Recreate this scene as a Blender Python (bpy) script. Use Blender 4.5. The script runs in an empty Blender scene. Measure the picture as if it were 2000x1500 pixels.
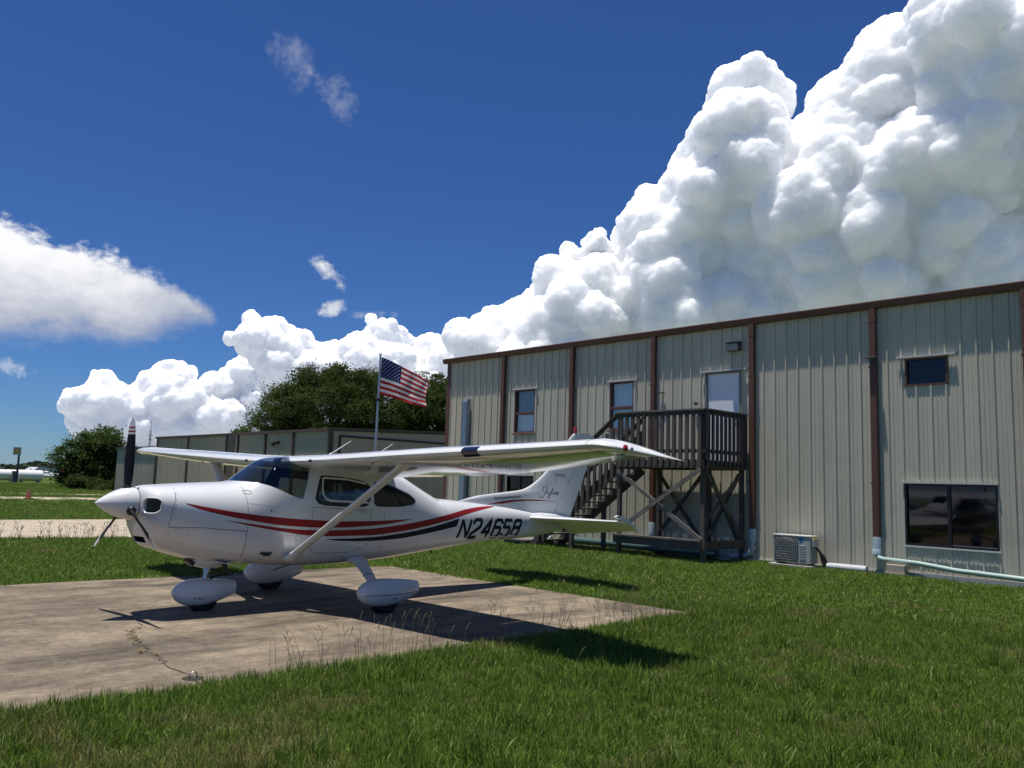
import bpy, bmesh, math, random
import numpy as np
from mathutils import Vector, Matrix, Euler
from mathutils.bvhtree import BVHTree

sc = bpy.context.scene
COL = sc.collection

# ------------------------------------------------------------------ camera
cam = bpy.data.cameras.new('camera')
camo = bpy.data.objects.new('camera', cam)
COL.objects.link(camo)
sc.camera = camo
CAM = Vector((20.0462, -18.8251, 1.6826))
_F = Vector((-0.7172, 0.6862, 0.1211)).normalized()
_R = Vector((0.6938, 0.7194, 0.0322))
_R = (_R - _F * _R.dot(_F)).normalized()
_U = _R.cross(_F)
_m = Matrix((_R, _U, -_F)).transposed().to_4x4()
_m.translation = CAM
camo.matrix_world = _m
cam.sensor_width = 36
cam.lens = 29.287
cam.clip_start = 0.1
cam.clip_end = 30000

# ------------------------------------------------------------------ sky, sun, exposure
SUN_TO = Vector((-0.0652, -0.1239, 1.0)).normalized()
world = bpy.data.worlds.new('World')
sc.world = world
world.use_nodes = True
SKY_STRENGTH = 0.09
SKY_GAMMA = 1.08
SKY_TINT = (0.36, 0.492, 0.675)
CLOUD_RADIANCE = 0.80
SUN_STRENGTH = 5.0
sun = bpy.data.lights.new('sun', 'SUN')
sun.energy = SUN_STRENGTH
sun.angle = math.radians(0.53)
sun.color = (1.0, 0.965, 0.90)
suno = bpy.data.objects.new('sun', sun)
COL.objects.link(suno)
suno.rotation_euler = (-SUN_TO).to_track_quat('-Z', 'Y').to_euler()
vs = sc.view_settings
vs.view_transform = 'Standard'
vs.look = 'None'
vs.exposure = 0.22
vs.gamma = 1.0
vs.use_curve_mapping = False

def build_world():
    nt = world.node_tree
    N, L = nt.nodes, nt.links
    bg = N['Background']
    sky = N.new('ShaderNodeTexSky')
    sky.sky_type = 'NISHITA'
    sky.sun_disc = False
    sky.sun_elevation = math.asin(SUN_TO.z)
    sky.sun_rotation = math.atan2(SUN_TO.x, SUN_TO.y)
    sky.altitude = 0
    sky.air_density = 1.0
    sky.dust_density = 0.0
    sky.ozone_density = 10.0
    # deepen the blue of the clear air overhead
    tint = N.new('ShaderNodeMix'); tint.data_type = 'RGBA'; tint.blend_type = 'MULTIPLY'
    tint.inputs[0].default_value = 1.0
    gam = N.new('ShaderNodeGamma'); gam.inputs[1].default_value = SKY_GAMMA
    L.new(sky.outputs[0], gam.inputs[0])
    L.new(gam.outputs[0], tint.inputs[6])
    tint.inputs[7].default_value = (*SKY_TINT, 1)
    # thin soft clouds of the far sky: fractal noise in fixed world directions
    tc = N.new('ShaderNodeTexCoord')
    d = tc.outputs['Generated']
    def mth(op, *a, clamp=False):
        n = N.new('ShaderNodeMath'); n.operation = op; n.use_clamp = clamp
        for k, x in enumerate(a):
            if isinstance(x, (int, float)): n.inputs[k].default_value = x
            else: L.new(x, n.inputs[k])
        return n.outputs[0]
    def dot(v):
        n = N.new('ShaderNodeVectorMath'); n.operation = 'DOT_PRODUCT'; L.new(d, n.inputs[0]); n.inputs[1].default_value = v; return n.outputs['Value']
    def noise(scale, det=7, rough=.6, stretch=None, w=0.0):
        src = d
        if stretch:
            mp = N.new('ShaderNodeMapping'); mp.inputs['Scale'].default_value = stretch; L.new(d, mp.inputs[0]); src = mp.outputs[0]
        n = N.new('ShaderNodeTexNoise'); n.noise_dimensions = '4D'; n.inputs['Scale'].default_value = scale; n.inputs['Detail'].default_value = det; n.inputs['Roughness'].default_value = rough; n.inputs['W'].default_value = w
        L.new(src, n.inputs['Vector']); return n.outputs[0]
    def sstep(x, a, b):
        n = N.new('ShaderNodeMapRange'); n.interpolation_type = 'SMOOTHSTEP'; L.new(x, n.inputs[0]); n.inputs[1].default_value = a; n.inputs[2].default_value = b; return n.outputs[0]
    def frame(c):
        c = Vector(c).normalized(); e1 = c.cross(Vector((0, 0, 1))).normalized(); e2 = e1.cross(c); w = mth('MAXIMUM', dot(c), .2)
        return mth('DIVIDE', dot(e1), w), mth('DIVIDE', dot(e2), w), sstep(dot(c), .55, .75)
    col = tint.outputs[2]
    def over(alpha, rgb, base):
        m = N.new('ShaderNodeMix'); m.data_type = 'RGBA'; L.new(alpha, m.inputs[0]); L.new(base, m.inputs[6])
        if isinstance(rgb, tuple): m.inputs[7].default_value = (*rgb, 1)
        else: L.new(rgb, m.inputs[7])
        return m.outputs[2]
    K = CLOUD_RADIANCE / SKY_STRENGTH
    # streaming sheet of cloud low in the left of the view: ragged top, soft hazy base
    a, b, vis = frame((-0.9452, 0.2626, 0.194))
    def curve(x, pts):
        n = N.new('ShaderNodeFloatCurve'); c = n.mapping.curves[0]
        while len(c.points) < len(pts): c.points.new(.5, .5)
        for p, q in zip(c.points, pts): p.location = q
        n.mapping.update(); L.new(x, n.inputs['Value']); return n.outputs[0]
    n1 = noise(7, 8, .60, (1, 1, 1.8), w=1.3); n2 = noise(36, 8, .66, (1, 1, 1.5), w=4.1)
    s1 = mth('SUBTRACT', n1, .5); s2 = mth('SUBTRACT', n2, .5)
    aw = mth('ADD', a, mth('MULTIPLY', s2, .05))
    t = mth('DIVIDE', mth('ADD', aw, .40), .60)
    top = mth('MULTIPLY', mth('SUBTRACT', curve(t, [(0, .86), (.40, .87), (.517, .85), (.667, .783), (.728, .76), (.79, .715), (.85, .623), (.892, .53), (.917, .455), (.955, .39), (1, .30)]), .5), .2)
    bot = mth('MULTIPLY', mth('SUBTRACT', curve(t, [(0, .18), (.40, .19), (.517, .20), (.667, .21), (.75, .22), (.80, .255), (.83, .30), (.872, .32), (.917, .355), (.955, .39), (1, .48)]), .5), .2)
    up = mth('ADD', mth('ADD', mth('SUBTRACT', mth('SUBTRACT', top, b), .012), mth('MULTIPLY', s1, .075)), mth('MULTIPLY', s2, .075))
    dn = mth('ADD', mth('ADD', mth('SUBTRACT', b, bot), mth('MULTIPLY', s1, .09)), mth('MULTIPLY', s2, .045))
    al = mth('MULTIPLY', sstep(up, -.004, .016), sstep(dn, -.008, .034))
    al = mth('MULTIPLY', mth('MULTIPLY', al, vis), sstep(a, -.40, -.28))
    lit = sstep(mth('ADD', mth('ADD', mth('SUBTRACT', b, bot), mth('MULTIPLY', s1, .13)), mth('MULTIPLY', s2, .05)), .015, .100)
    mixc = N.new('ShaderNodeMix'); mixc.data_type = 'RGBA'; L.new(lit, mixc.inputs[0]); mixc.inputs[6].default_value = (.46 * K, .50 * K, .62 * K, 1); mixc.inputs[7].default_value = (1.05 * K, 1.06 * K, 1.08 * K, 1)  # cloud shading put into the colour: grey underside, white top
    col = over(al, mixc.outputs[2], col)
    # loose wisps
    wn = noise(46, 9, .68, w=2.2); wn2 = noise(13, 5, .6, w=7.7)
    for c, ra, rb, ang, st in (((-0.7926, 0.4117, 0.4497), .032, .024, -55, .17), ((-0.7862, 0.4370, 0.4365), .045, .013, -45, .04), ((-0.7797, 0.4599, 0.4249), .036, .022, -40, .17), ((-0.8343, 0.4962, 0.2401), .027, .013, -42, 1.0), ((-0.8396, 0.5057, 0.1982), .026, .010, 15, .8), ((-0.812, 0.553, 0.196), .034, .006, 5, .45), ((-0.9719, 0.2101, 0.1065), .03, .011, -12, .7)):
        a, b, vis = frame(c); ca, sa = math.cos(math.radians(ang)), math.sin(math.radians(ang))
        u = mth('DIVIDE', mth('ADD', mth('MULTIPLY', a, ca), mth('MULTIPLY', b, sa)), ra); v = mth('DIVIDE', mth('SUBTRACT', mth('MULTIPLY', b, ca), mth('MULTIPLY', a, sa)), rb)
        r2 = mth('ADD', mth('MULTIPLY', u, u), mth('MULTIPLY', v, v))
        m_ = mth('ADD', mth('SUBTRACT', 1.0, r2), mth('MULTIPLY', mth('SUBTRACT', mth('ADD', wn, mth('MULTIPLY', wn2, .5)), .75), 5.0))
        al = mth('MULTIPLY', mth('MULTIPLY', sstep(m_, .1, 1.6), mth('MULTIPLY', sstep(r2, 2.4, .6), st)), vis)
        col = over(al, (.88 * K, .90 * K, .95 * K), col)
    L.new(col, bg.inputs[0])
    bg.inputs[1].default_value = SKY_STRENGTH
build_world()

# ------------------------------------------------------------------ helpers
MATS = {}
def new_mat(name):
    m = bpy.data.materials.new(name)
    m.use_nodes = True
    return m, m.node_tree.nodes, m.node_tree.links, m.node_tree.nodes['Principled BSDF']

def mat(name, col, rough=0.5, metal=0.0, spec=0.5, var=0.0, scale=3.0, stretch=(1, 1, 1), bump=0.0, bscale=40.0,
        coat=0.0, dirt=None, dirt_scale=1.5, dirt_amt=0.5, trans=0.0, ior=1.45):
    """Principled material with optional noise variation, dirt patches and fine bump."""
    if name in MATS:
        return MATS[name]
    m, N, L, b = new_mat(name)
    c = (*col, 1)
    b.inputs['Base Color'].default_value = c
    b.inputs['Roughness'].default_value = rough
    b.inputs['Metallic'].default_value = metal
    b.inputs['Specular IOR Level'].default_value = spec
    b.inputs['Coat Weight'].default_value = coat
    b.inputs['Coat Roughness'].default_value = 0.05
    b.inputs['IOR'].default_value = ior
    b.inputs['Transmission Weight'].default_value = trans
    if var or dirt or bump:
        tc = N.new('ShaderNodeTexCoord')
        mp = N.new('ShaderNodeMapping')
        mp.inputs['Scale'].default_value = stretch
        L.new(tc.outputs['Object'], mp.inputs[0])
    last = None
    if var:
        n = N.new('ShaderNodeTexNoise'); n.inputs['Scale'].default_value = scale
        n.inputs['Detail'].default_value = 6; n.inputs['Roughness'].default_value = 0.65
        L.new(mp.outputs[0], n.inputs['Vector'])
        r = N.new('ShaderNodeValToRGB')
        r.color_ramp.elements[0].position = 0.3; r.color_ramp.elements[1].position = 0.7
        r.color_ramp.elements[0].color = (*[max(0, v * (1 - var)) for v in col], 1)
        r.color_ramp.elements[1].color = (*[min(1, v * (1 + var)) for v in col], 1)
        L.new(n.outputs[0], r.inputs[0])
        last = r.outputs[0]
    if dirt:
        n2 = N.new('ShaderNodeTexNoise'); n2.inputs['Scale'].default_value = dirt_scale
        n2.inputs['Detail'].default_value = 8; n2.inputs['Roughness'].default_value = 0.7
        L.new(mp.outputs[0], n2.inputs['Vector'])
        r2 = N.new('ShaderNodeValToRGB')
        r2.color_ramp.elements[0].position = 0.45; r2.color_ramp.elements[1].position = 0.75
        r2.color_ramp.elements[0].color = (0, 0, 0, 1)
        r2.color_ramp.elements[1].color = (dirt_amt, dirt_amt, dirt_amt, 1)
        L.new(n2.outputs[0], r2.inputs[0])
        mx = N.new('ShaderNodeMix'); mx.data_type = 'RGBA'
        L.new(r2.outputs[0], mx.inputs[0])
        if last: L.new(last, mx.inputs[6])
        else: mx.inputs[6].default_value = c
        mx.inputs[7].default_value = (*dirt, 1)
        last = mx.outputs[2]
    if last: L.new(last, b.inputs['Base Color'])
    if bump:
        n3 = N.new('ShaderNodeTexNoise'); n3.inputs['Scale'].default_value = bscale; n3.inputs['Detail'].default_value = 4
        L.new(mp.outputs[0], n3.inputs['Vector'])
        bp = N.new('ShaderNodeBump'); bp.inputs['Strength'].default_value = bump; bp.inputs['Distance'].default_value = 0.01
        L.new(n3.outputs[0], bp.inputs['Height'])
        L.new(bp.outputs[0], b.inputs['Normal'])
    MATS[name] = m
    return m

def put(o, parent=None, loc=None, rot=None):
    COL.objects.link(o)
    if parent is not None: o.parent = parent
    if loc is not None: o.location = loc
    if rot is not None: o.rotation_euler = rot
    return o

def empty(name, loc=(0, 0, 0), rz=0.0):
    o = bpy.data.objects.new(name, None)
    o.empty_display_size = 0.2
    put(o, None, loc, (0, 0, rz))
    return o

def tag(o, label=None, cat=None, group=None, kind=None):
    if label: o['label'] = label
    if cat: o['category'] = cat
    if group: o['group'] = group
    if kind: o['kind'] = kind
    return o

class MB:
    """collects boxes, tubes, lofts; build() links them as one mesh object"""
    def __init__(s): s.v = []; s.f = []; s.mi = []
    def add(s, v, f, mi=0):
        b = len(s.v); s.v += [tuple(p) for p in v]; s.f += [tuple(i + b for i in q) for q in f]; s.mi += [mi] * len(f); return s
    def box(s, x0, x1, y0, y1, z0, z1, mi=0):
        v = [(x0, y0, z0), (x1, y0, z0), (x1, y1, z0), (x0, y1, z0), (x0, y0, z1), (x1, y0, z1), (x1, y1, z1), (x0, y1, z1)]
        return s.add(v, [(0, 3, 2, 1), (4, 5, 6, 7), (0, 1, 5, 4), (1, 2, 6, 5), (2, 3, 7, 6), (3, 0, 4, 7)], mi)
    def beam(s, a, b, w, h, up=(0, 0, 1), mi=0):
        a, b = Vector(a), Vector(b); d = (b - a).normalized(); u = Vector(up)
        if abs(d.dot(u)) > .98: u = Vector((0, 1, 0))
        r = d.cross(u).normalized() * (w / 2); u = r.cross(d).normalized() * (h / 2)
        v = [a - r - u, a + r - u, a + r + u, a - r + u, b - r - u, b + r - u, b + r + u, b - r + u]
        return s.add(v, [(0, 3, 2, 1), (4, 5, 6, 7), (0, 1, 5, 4), (1, 2, 6, 5), (2, 3, 7, 6), (3, 0, 4, 7)], mi)
    def tube(s, pts, rad, n=10, caps=True, mi=0):
        pts = [Vector(p) for p in pts]
        if not hasattr(rad, '__len__'): rad = [rad] * len(pts)
        v = []; f = []; pu = None
        for i, p in enumerate(pts):
            d = (pts[min(i + 1, len(pts) - 1)] - pts[max(i - 1, 0)]).normalized()
            if pu is None: pu = Vector((0, 0, 1)) if abs(d.z) < .9 else Vector((1, 0, 0))
            r = d.cross(pu).normalized(); pu = r.cross(d).normalized()
            for k in range(n):
                t = 2 * math.pi * k / n
                v.append(p + (r * math.cos(t) + pu * math.sin(t)) * rad[i])
        for i in range(len(pts) - 1):
            for k in range(n):
                f.append((i * n + k, i * n + (k + 1) % n, (i + 1) * n + (k + 1) % n, (i + 1) * n + k))
        if caps:
            f.append(tuple(range(n))[::-1]); f.append(tuple((len(pts) - 1) * n + k for k in range(n)))
        return s.add(v, f, mi)
    def lathe(s, prof, axis='z', n=24, c=(0, 0, 0), mi=0):
        v = []; f = []
        for r, h in prof:
            for k in range(n):
                t = 2 * math.pi * k / n; a, b = r * math.cos(t), r * math.sin(t)
                p = {'z': (a, b, h), 'x': (h, a, b), 'y': (b, h, a)}[axis]
                v.append((p[0] + c[0], p[1] + c[1], p[2] + c[2]))
        for i in range(len(prof) - 1):
            for k in range(n):
                f.append((i * n + k, i * n + (k + 1) % n, (i + 1) * n + (k + 1) % n, (i + 1) * n + k))
        if prof[0][0] > 1e-4: f.append(tuple(range(n))[::-1])
        if prof[-1][0] > 1e-4: f.append(tuple((len(prof) - 1) * n + k for k in range(n)))
        return s.add(v, f, mi)
    def loft(s, secs, closed=True, cap=True, mi=0):
        n = len(secs[0]); v = [p for q in secs for p in q]; f = []
        for i in range(len(secs) - 1):
            for k in range(n if closed else n - 1):
                f.append((i * n + k, i * n + (k + 1) % n, (i + 1) * n + (k + 1) % n, (i + 1) * n + k))
        if cap and closed:
            f.append(tuple(range(n))[::-1]); f.append(tuple((len(secs) - 1) * n + k for k in range(n)))
        return s.add(v, f, mi)
    def build(s, name, mats, parent=None, smooth=False, bevel=0.0, angle=40, loc=None, rot=None, fix=True):
        me = bpy.data.meshes.new(name); me.from_pydata(s.v, [], s.f)
        if not isinstance(mats, (list, tuple)): mats = [mats]
        for m in mats: me.materials.append(m)
        if len(mats) > 1: me.polygons.foreach_set('material_index', s.mi)
        if fix or bevel:
            bm = bmesh.new(); bm.from_mesh(me)
            if bevel:
                bmesh.ops.bevel(bm, geom=[e for e in bm.edges if e.is_manifold and e.calc_face_angle(0) > .5], offset=bevel, segments=2, affect='EDGES', profile=.5)
            if fix: bmesh.ops.recalc_face_normals(bm, faces=bm.faces)
            bm.to_mesh(me); bm.free()
        if smooth: set_smooth(me, angle)
        o = bpy.data.objects.new(name, me)
        return put(o, parent, loc, rot)

def set_smooth(me, angle=40):
    me.polygons.foreach_set('use_smooth', [True] * len(me.polygons))
    try: me.set_sharp_from_angle(angle=math.radians(angle))
    except Exception: pass
    me.update()

def copy_tree(o, parent=None):
    c = o.copy(); COL.objects.link(c)
    if parent is not None: c.parent = parent
    for ch in list(o.children): copy_tree(ch, c)
    return c

def smoothstep(a, b, x):
    t = np.clip((x - a) / (b - a), 0, 1); return t * t * (3 - 2 * t)

M_steel = mat('bare_steel', (0.45, 0.46, 0.48), 0.3, metal=1.0)
M_black = mat('satin_black', (0.012, 0.012, 0.014), 0.35)
# ------------------------------------------------------------------ ground, pad, taxiway
def ground_mat():
    m, N, L, b = new_mat('lawn_soil')
    tc = N.new('ShaderNodeTexCoord')
    n1 = N.new('ShaderNodeTexNoise'); n1.inputs['Scale'].default_value = .35; n1.inputs['Detail'].default_value = 8
    n2 = N.new('ShaderNodeTexNoise'); n2.inputs['Scale'].default_value = 14; n2.inputs['Detail'].default_value = 8; n2.inputs['Roughness'].default_value = .8
    L.new(tc.outputs['Object'], n1.inputs[0]); L.new(tc.outputs['Object'], n2.inputs[0])
    r1 = N.new('ShaderNodeValToRGB'); e = r1.color_ramp.elements
    e[0].position = .3; e[0].color = (.050, .085, .014, 1); e[1].position = .7; e[1].color = (.095, .130, .026, 1)
    r2 = N.new('ShaderNodeValToRGB'); e = r2.color_ramp.elements
    e[0].position = .35; e[0].color = (.45, .45, .45, 1); e[1].position = .7; e[1].color = (1.5, 1.45, 1.3, 1)
    L.new(n1.outputs[0], r1.inputs[0]); L.new(n2.outputs[0], r2.inputs[0])
    mx = N.new('ShaderNodeMix'); mx.data_type = 'RGBA'; mx.blend_type = 'MULTIPLY'; mx.inputs[0].default_value = 1
    L.new(r1.outputs[0], mx.inputs[6]); L.new(r2.outputs[0], mx.inputs[7]); L.new(mx.outputs[2], b.inputs['Base Color'])
    b.inputs['Roughness'].default_value = 1; b.inputs['Specular IOR Level'].default_value = .1
    bp = N.new('ShaderNodeBump'); bp.inputs['Distance'].default_value = .05; bp.inputs['Strength'].default_value = .8
    L.new(n2.outputs[0], bp.inputs['Height']); L.new(bp.outputs[0], b.inputs['Normal'])
    return m
def disc(r0, r1, z, n=64):
    v = [(r * math.cos(2 * math.pi * i / n), r * math.sin(2 * math.pi * i / n), z) for r in (r0, r1) for i in range(n)]
    return MB().add(v, [(i, (i + 1) % n, n + (i + 1) % n, n + i) for i in range(n)])
mb = disc(.01, 1100, 0.0)
tag(mb.build('ground', ground_mat(), fix=False), kind='structure')
tag(disc(1090, 9000, -.5).build('far_bounce_ring', mat('bounce_grey', (.38, .40, .41), 1.0, spec=0), fix=False), kind='structure')  # outer ring added, pale so it bounces light up to the cloud bases

def concrete_mat(name, base, light, dark, stain, streak=(1.5, .38, 1), amt=.8):
    m, N, L, b = new_mat(name)
    tc = N.new('ShaderNodeTexCoord'); mp = N.new('ShaderNodeMapping'); mp.inputs['Scale'].default_value = streak
    L.new(tc.outputs['Object'], mp.inputs[0])
    def noise(scale, src, det=8, ro=.65):
        n = N.new('ShaderNodeTexNoise'); n.inputs['Scale'].default_value = scale; n.inputs['Detail'].default_value = det; n.inputs['Roughness'].default_value = ro
        L.new(src, n.inputs[0]); return n.outputs[0]
    def ramp(src, p0, c0, p1, c1):
        r = N.new('ShaderNodeValToRGB'); r.color_ramp.elements[0].position = p0; r.color_ramp.elements[1].position = p1
        r.color_ramp.elements[0].color = (*c0, 1); r.color_ramp.elements[1].color = (*c1, 1); L.new(src, r.inputs[0]); return r.outputs[0]
    a = ramp(noise(1.1, mp.outputs[0], 10, .7), .36, dark, .64, light)
    st = ramp(noise(.9, mp.outputs[0], 6, .6), .50, (0, 0, 0), .68, (amt, amt, amt))
    mx = N.new('ShaderNodeMix'); mx.data_type = 'RGBA'; L.new(st, mx.inputs[0]); L.new(a, mx.inputs[6]); mx.inputs[7].default_value = (*stain, 1)
    gr = ramp(noise(16, tc.outputs['Object'], 10, .9), .32, (.42, .41, .40), .70, (1.50, 1.47, 1.42))
    bl = ramp(noise(2.6, tc.outputs['Object'], 9, .75), .34, (.62, .62, .63), .66, (1.22, 1.20, 1.16))
    m3 = N.new('ShaderNodeMix'); m3.data_type = 'RGBA'; m3.blend_type = 'MULTIPLY'; m3.inputs[0].default_value = 1
    L.new(mx.outputs[2], m3.inputs[6]); L.new(bl, m3.inputs[7])
    m2 = N.new('ShaderNodeMix'); m2.data_type = 'RGBA'; m2.blend_type = 'MULTIPLY'; m2.inputs[0].default_value = .9
    L.new(m3.outputs[2], m2.inputs[6]); L.new(gr, m2.inputs[7]); L.new(m2.outputs[2], b.inputs['Base Color'])
    b.inputs['Roughness'].default_value = .9; b.inputs['Specular IOR Level'].default_value = .25
    bp = N.new('ShaderNodeBump'); bp.inputs['Distance'].default_value = .012; bp.inputs['Strength'].default_value = .8
    L.new(noise(70, tc.outputs['Object'], 5, .8), bp.inputs['Height']); L.new(bp.outputs[0], b.inputs['Normal'])
    return m
M_pad = concrete_mat('old_concrete', None, (.305, .250, .185), (.150, .124, .094), (.072, .063, .052), amt=.9)
M_taxi = concrete_mat('pale_concrete', None, (.50, .43, .34), (.40, .345, .27), (.30, .26, .21), amt=.5)
PAD = (6.20, 13.58, -30.0, -8.86)
def slab_obj(name, x0, x1, y0, y1, z, m, edge=.03):
    mb = MB(); mb.box(x0, x1, y0, y1, -.15, z); o = mb.build(name, m, bevel=.012); tag(o, kind='structure'); return o
slab_obj('concrete_pad', *PAD, .030, M_pad)
slab_obj('taxiway', -11.7, -2.70, -60, 4.0, .022, M_taxi)
slab_obj('taxi_lane', -38.6, -34.2, -60, 7.0, .014, M_taxi)
slab_obj('service_road', -47.6, -46.0, -60, 7.0, .014, M_taxi)

# crack across the pad, filled with dirt
rnd = random.Random(5)
CR = [(9.9, -15.05), (10.255, -15.138), (10.52, -15.20), (10.688, -15.305), (10.80, -15.42), (10.995, -15.488), (11.2, -15.50), (11.511, -15.593), (11.75, -15.60), (11.927, -15.678), (12.057, -15.652), (12.35, -15.70), (12.63, -15.729), (13.45, -15.80)]
mb = MB(); v = []; f = []
CRACK = []
for (a, b) in zip(CR[:-1], CR[1:]):
    for i in range(8):
        t = i / 8; CRACK.append((a[0] + (b[0] - a[0]) * t + rnd.gauss(0, .012), a[1] + (b[1] - a[1]) * t + rnd.gauss(0, .022)))
for i, (x, y) in enumerate(CRACK):
    w = .003 + .006 * rnd.random()
    v += [(x, y - w, .0335), (x, y + w, .0335)]
for i in range(len(CRACK) - 1): f.append((2 * i, 2 * i + 1, 2 * i + 3, 2 * i + 2))
mb.add(v, f); tag(mb.build('pavement_crack', mat('crack_dirt_cup_shade', (.035, .03, .02), .95), fix=False), kind='structure')
for (a, b) in (((6.2, -17.6), (13.58, -17.55)), ):
    mb = MB(); mb.box(a[0], b[0], a[1] - .006, a[1] + .006, .0302, .0335); tag(mb.build('pavement_joint', MATS['crack_dirt_cup_shade']), kind='structure')
# tie-down ring; a flat disc, coloured dark, paints the cup's dim hollow
mb = MB(); mb.lathe([(.085, .0335), (.06, .034)], 'z', 20, (13.17, -15.76, 0)); TD = empty('tie_down_ring', (0, 0, 0)); mb.build('cup', MATS['crack_dirt_cup_shade'], TD)
mb = MB(); mb.tube([(13.17 + .012 * math.sin(t), -15.76 + .032 * math.cos(t), .055 + .028 * math.sin(t)) for t in np.linspace(0, 2 * math.pi, 20)], .006, 8, caps=False); mb.build('ring', mat('galvanised', (.55, .56, .58), .45, metal=1.0), TD, smooth=True)
tag(TD, 'small steel tie-down ring set in a cup in the concrete pad', 'tie-down ring')

# ------------------------------------------------------------------ ribbed metal cladding
M_wall = mat('tan_wall_steel', (.55, .51, .40), .42, spec=.4, var=.07, scale=.7, stretch=(3, 1, .35), dirt=(.30, .30, .23), dirt_scale=.9, dirt_amt=.35)
def panel_variation(m, lo, hi, wav=.25):
    """each sheet its own slight shade, and a faint waviness of the thin steel"""
    N, L = m.node_tree.nodes, m.node_tree.links; b = N['Principled BSDF']; src = b.inputs['Base Color'].links[0].from_socket
    oi = N.new('ShaderNodeObjectInfo'); r = N.new('ShaderNodeMapRange'); r.inputs[3].default_value = lo; r.inputs[4].default_value = hi; L.new(oi.outputs['Random'], r.inputs[0])
    mx = N.new('ShaderNodeMix'); mx.data_type = 'RGBA'; mx.blend_type = 'MULTIPLY'; mx.inputs[0].default_value = 1; L.new(src, mx.inputs[6]); cb = N.new('ShaderNodeCombineColor')
    for k in range(3): L.new(r.outputs[0], cb.inputs[k])
    L.new(cb.outputs[0], mx.inputs[7]); L.new(mx.outputs[2], b.inputs['Base Color'])
    n = N.new('ShaderNodeTexNoise'); n.inputs['Scale'].default_value = 1.6; n.inputs['Detail'].default_value = 3; tc = N.new('ShaderNodeTexCoord'); L.new(tc.outputs['Object'], n.inputs[0])
    bp = N.new('ShaderNodeBump'); bp.inputs['Strength'].default_value = wav; bp.inputs['Distance'].default_value = .05; L.new(n.outputs[0], bp.inputs['Height']); L.new(bp.outputs[0], b.inputs['Normal'])
panel_variation(M_wall, .95, 1.04, .10)
M_trim = mat('brown_trim_steel', (.125, .058, .042), .45, spec=.4, var=.12, scale=3)
M_galv = mat('galvanised_sheet', (.26, .33, .41), .5, metal=.85, var=.1, scale=5)
M_foot = mat('foundation_concrete', (.42, .41, .39), .9, var=.15, scale=6)
M_screw = mat('screw_head', (.10, .10, .09), .5, metal=.5)
PITCH = .305
def profile(x0, x1, ph, pitch=PITCH, d=.034, minor=True):
    """plan of a ribbed sheet: (x, outward) points; ribs sit at ph + k*pitch"""
    pts = [(x0, 0.0)]
    k = math.floor((x0 - ph) / pitch) - 1
    while ph + k * pitch < x1 + pitch:
        c = ph + k * pitch
        q = [(c - .036, 0), (c - .014, d), (c + .014, d), (c + .036, 0)]
        if minor:
            for o in (pitch * .36, pitch * .64): q += [(c + o - .016, 0), (c + o - .006, .007), (c + o + .006, .007), (c + o + .016, 0)]
        for p in q:
            if x0 + 1e-4 < p[0] < x1 - 1e-4: pts.append(p)
        k += 1
    pts.append((x1, pts[-1][1] if False else 0.0))
    return pts
def outward_at(pts, x):
    for a, b in zip(pts[:-1], pts[1:]):
        if a[0] - 1e-6 <= x <= b[0] + 1e-6: return a[1] + (b[1] - a[1]) * (x - a[0]) / max(1e-9, b[0] - a[0])
    return 0
def sheet(name, x0, x1, z0, z1, ph, m, parent, openings=(), y=0.0, pitch=PITCH, d=.034, minor=True, ztop=None):
    """one ribbed sheet with openings cut; faces -y"""
    pts = profile(x0, x1, ph, pitch, d, minor); xs = sorted(set([p[0] for p in pts] + [e for o in openings for e in (o[0], o[1]) if x0 < e < x1]))
    mb = MB()
    for a, b in zip(xs[:-1], xs[1:]):
        if b - a < 1e-5: continue
        mid = (a + b) / 2; iv = [(z0, z1)]
        for o in openings:
            if o[0] < mid < o[1]:
                nv = []
                for l, h in iv:
                    if o[2] > l: nv.append((l, min(h, o[2])))
                    if o[3] < h: nv.append((max(l, o[3]), h))
                iv = [q for q in nv if q[1] - q[0] > 1e-4]
        ya, yb = y - outward_at(pts, a), y - outward_at(pts, b)
        for l, h in iv:
            ha = h if (ztop is None or h < z1) else ztop(a); hb = h if (ztop is None or h < z1) else ztop(b)
            mb.add([(a, ya, l), (b, yb, l), (b, yb, hb), (a, ya, ha)], [(0, 1, 2, 3)])
    return mb.build(name, m, parent, fix=False)
# ------------------------------------------------------------------ main steel building
def pane_mat(name, tint, ior=1.5, gloss=(1, 1, 1), rough=.015):
    m = bpy.data.materials.new(name); m.use_nodes = True; N, L = m.node_tree.nodes, m.node_tree.links
    N.remove(N['Principled BSDF'])
    t = N.new('ShaderNodeBsdfTransparent'); t.inputs[0].default_value = (*tint, 1)
    g = N.new('ShaderNodeBsdfGlossy'); g.inputs['Roughness'].default_value = rough; g.inputs[0].default_value = (*gloss, 1)
    lw = N.new('ShaderNodeLayerWeight'); lw.inputs[0].default_value = .5; f0 = ((ior - 1) / (ior + 1)) ** 2   # Schlick reflectance, the same from both sides of the pane
    pw = N.new('ShaderNodeMath'); pw.operation = 'POWER'; pw.inputs[1].default_value = 5; L.new(lw.outputs['Facing'], pw.inputs[0])
    ma = N.new('ShaderNodeMath'); ma.operation = 'MULTIPLY_ADD'; ma.inputs[1].default_value = 1 - f0; ma.inputs[2].default_value = f0; L.new(pw.outputs[0], ma.inputs[0])
    mx = N.new('ShaderNodeMixShader'); L.new(ma.outputs[0], mx.inputs[0]); L.new(t.outputs[0], mx.inputs[1]); L.new(g.outputs[0], mx.inputs[2])
    L.new(mx.outputs[0], N['Material Output'].inputs[0]); MATS[name] = m; return m
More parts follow.
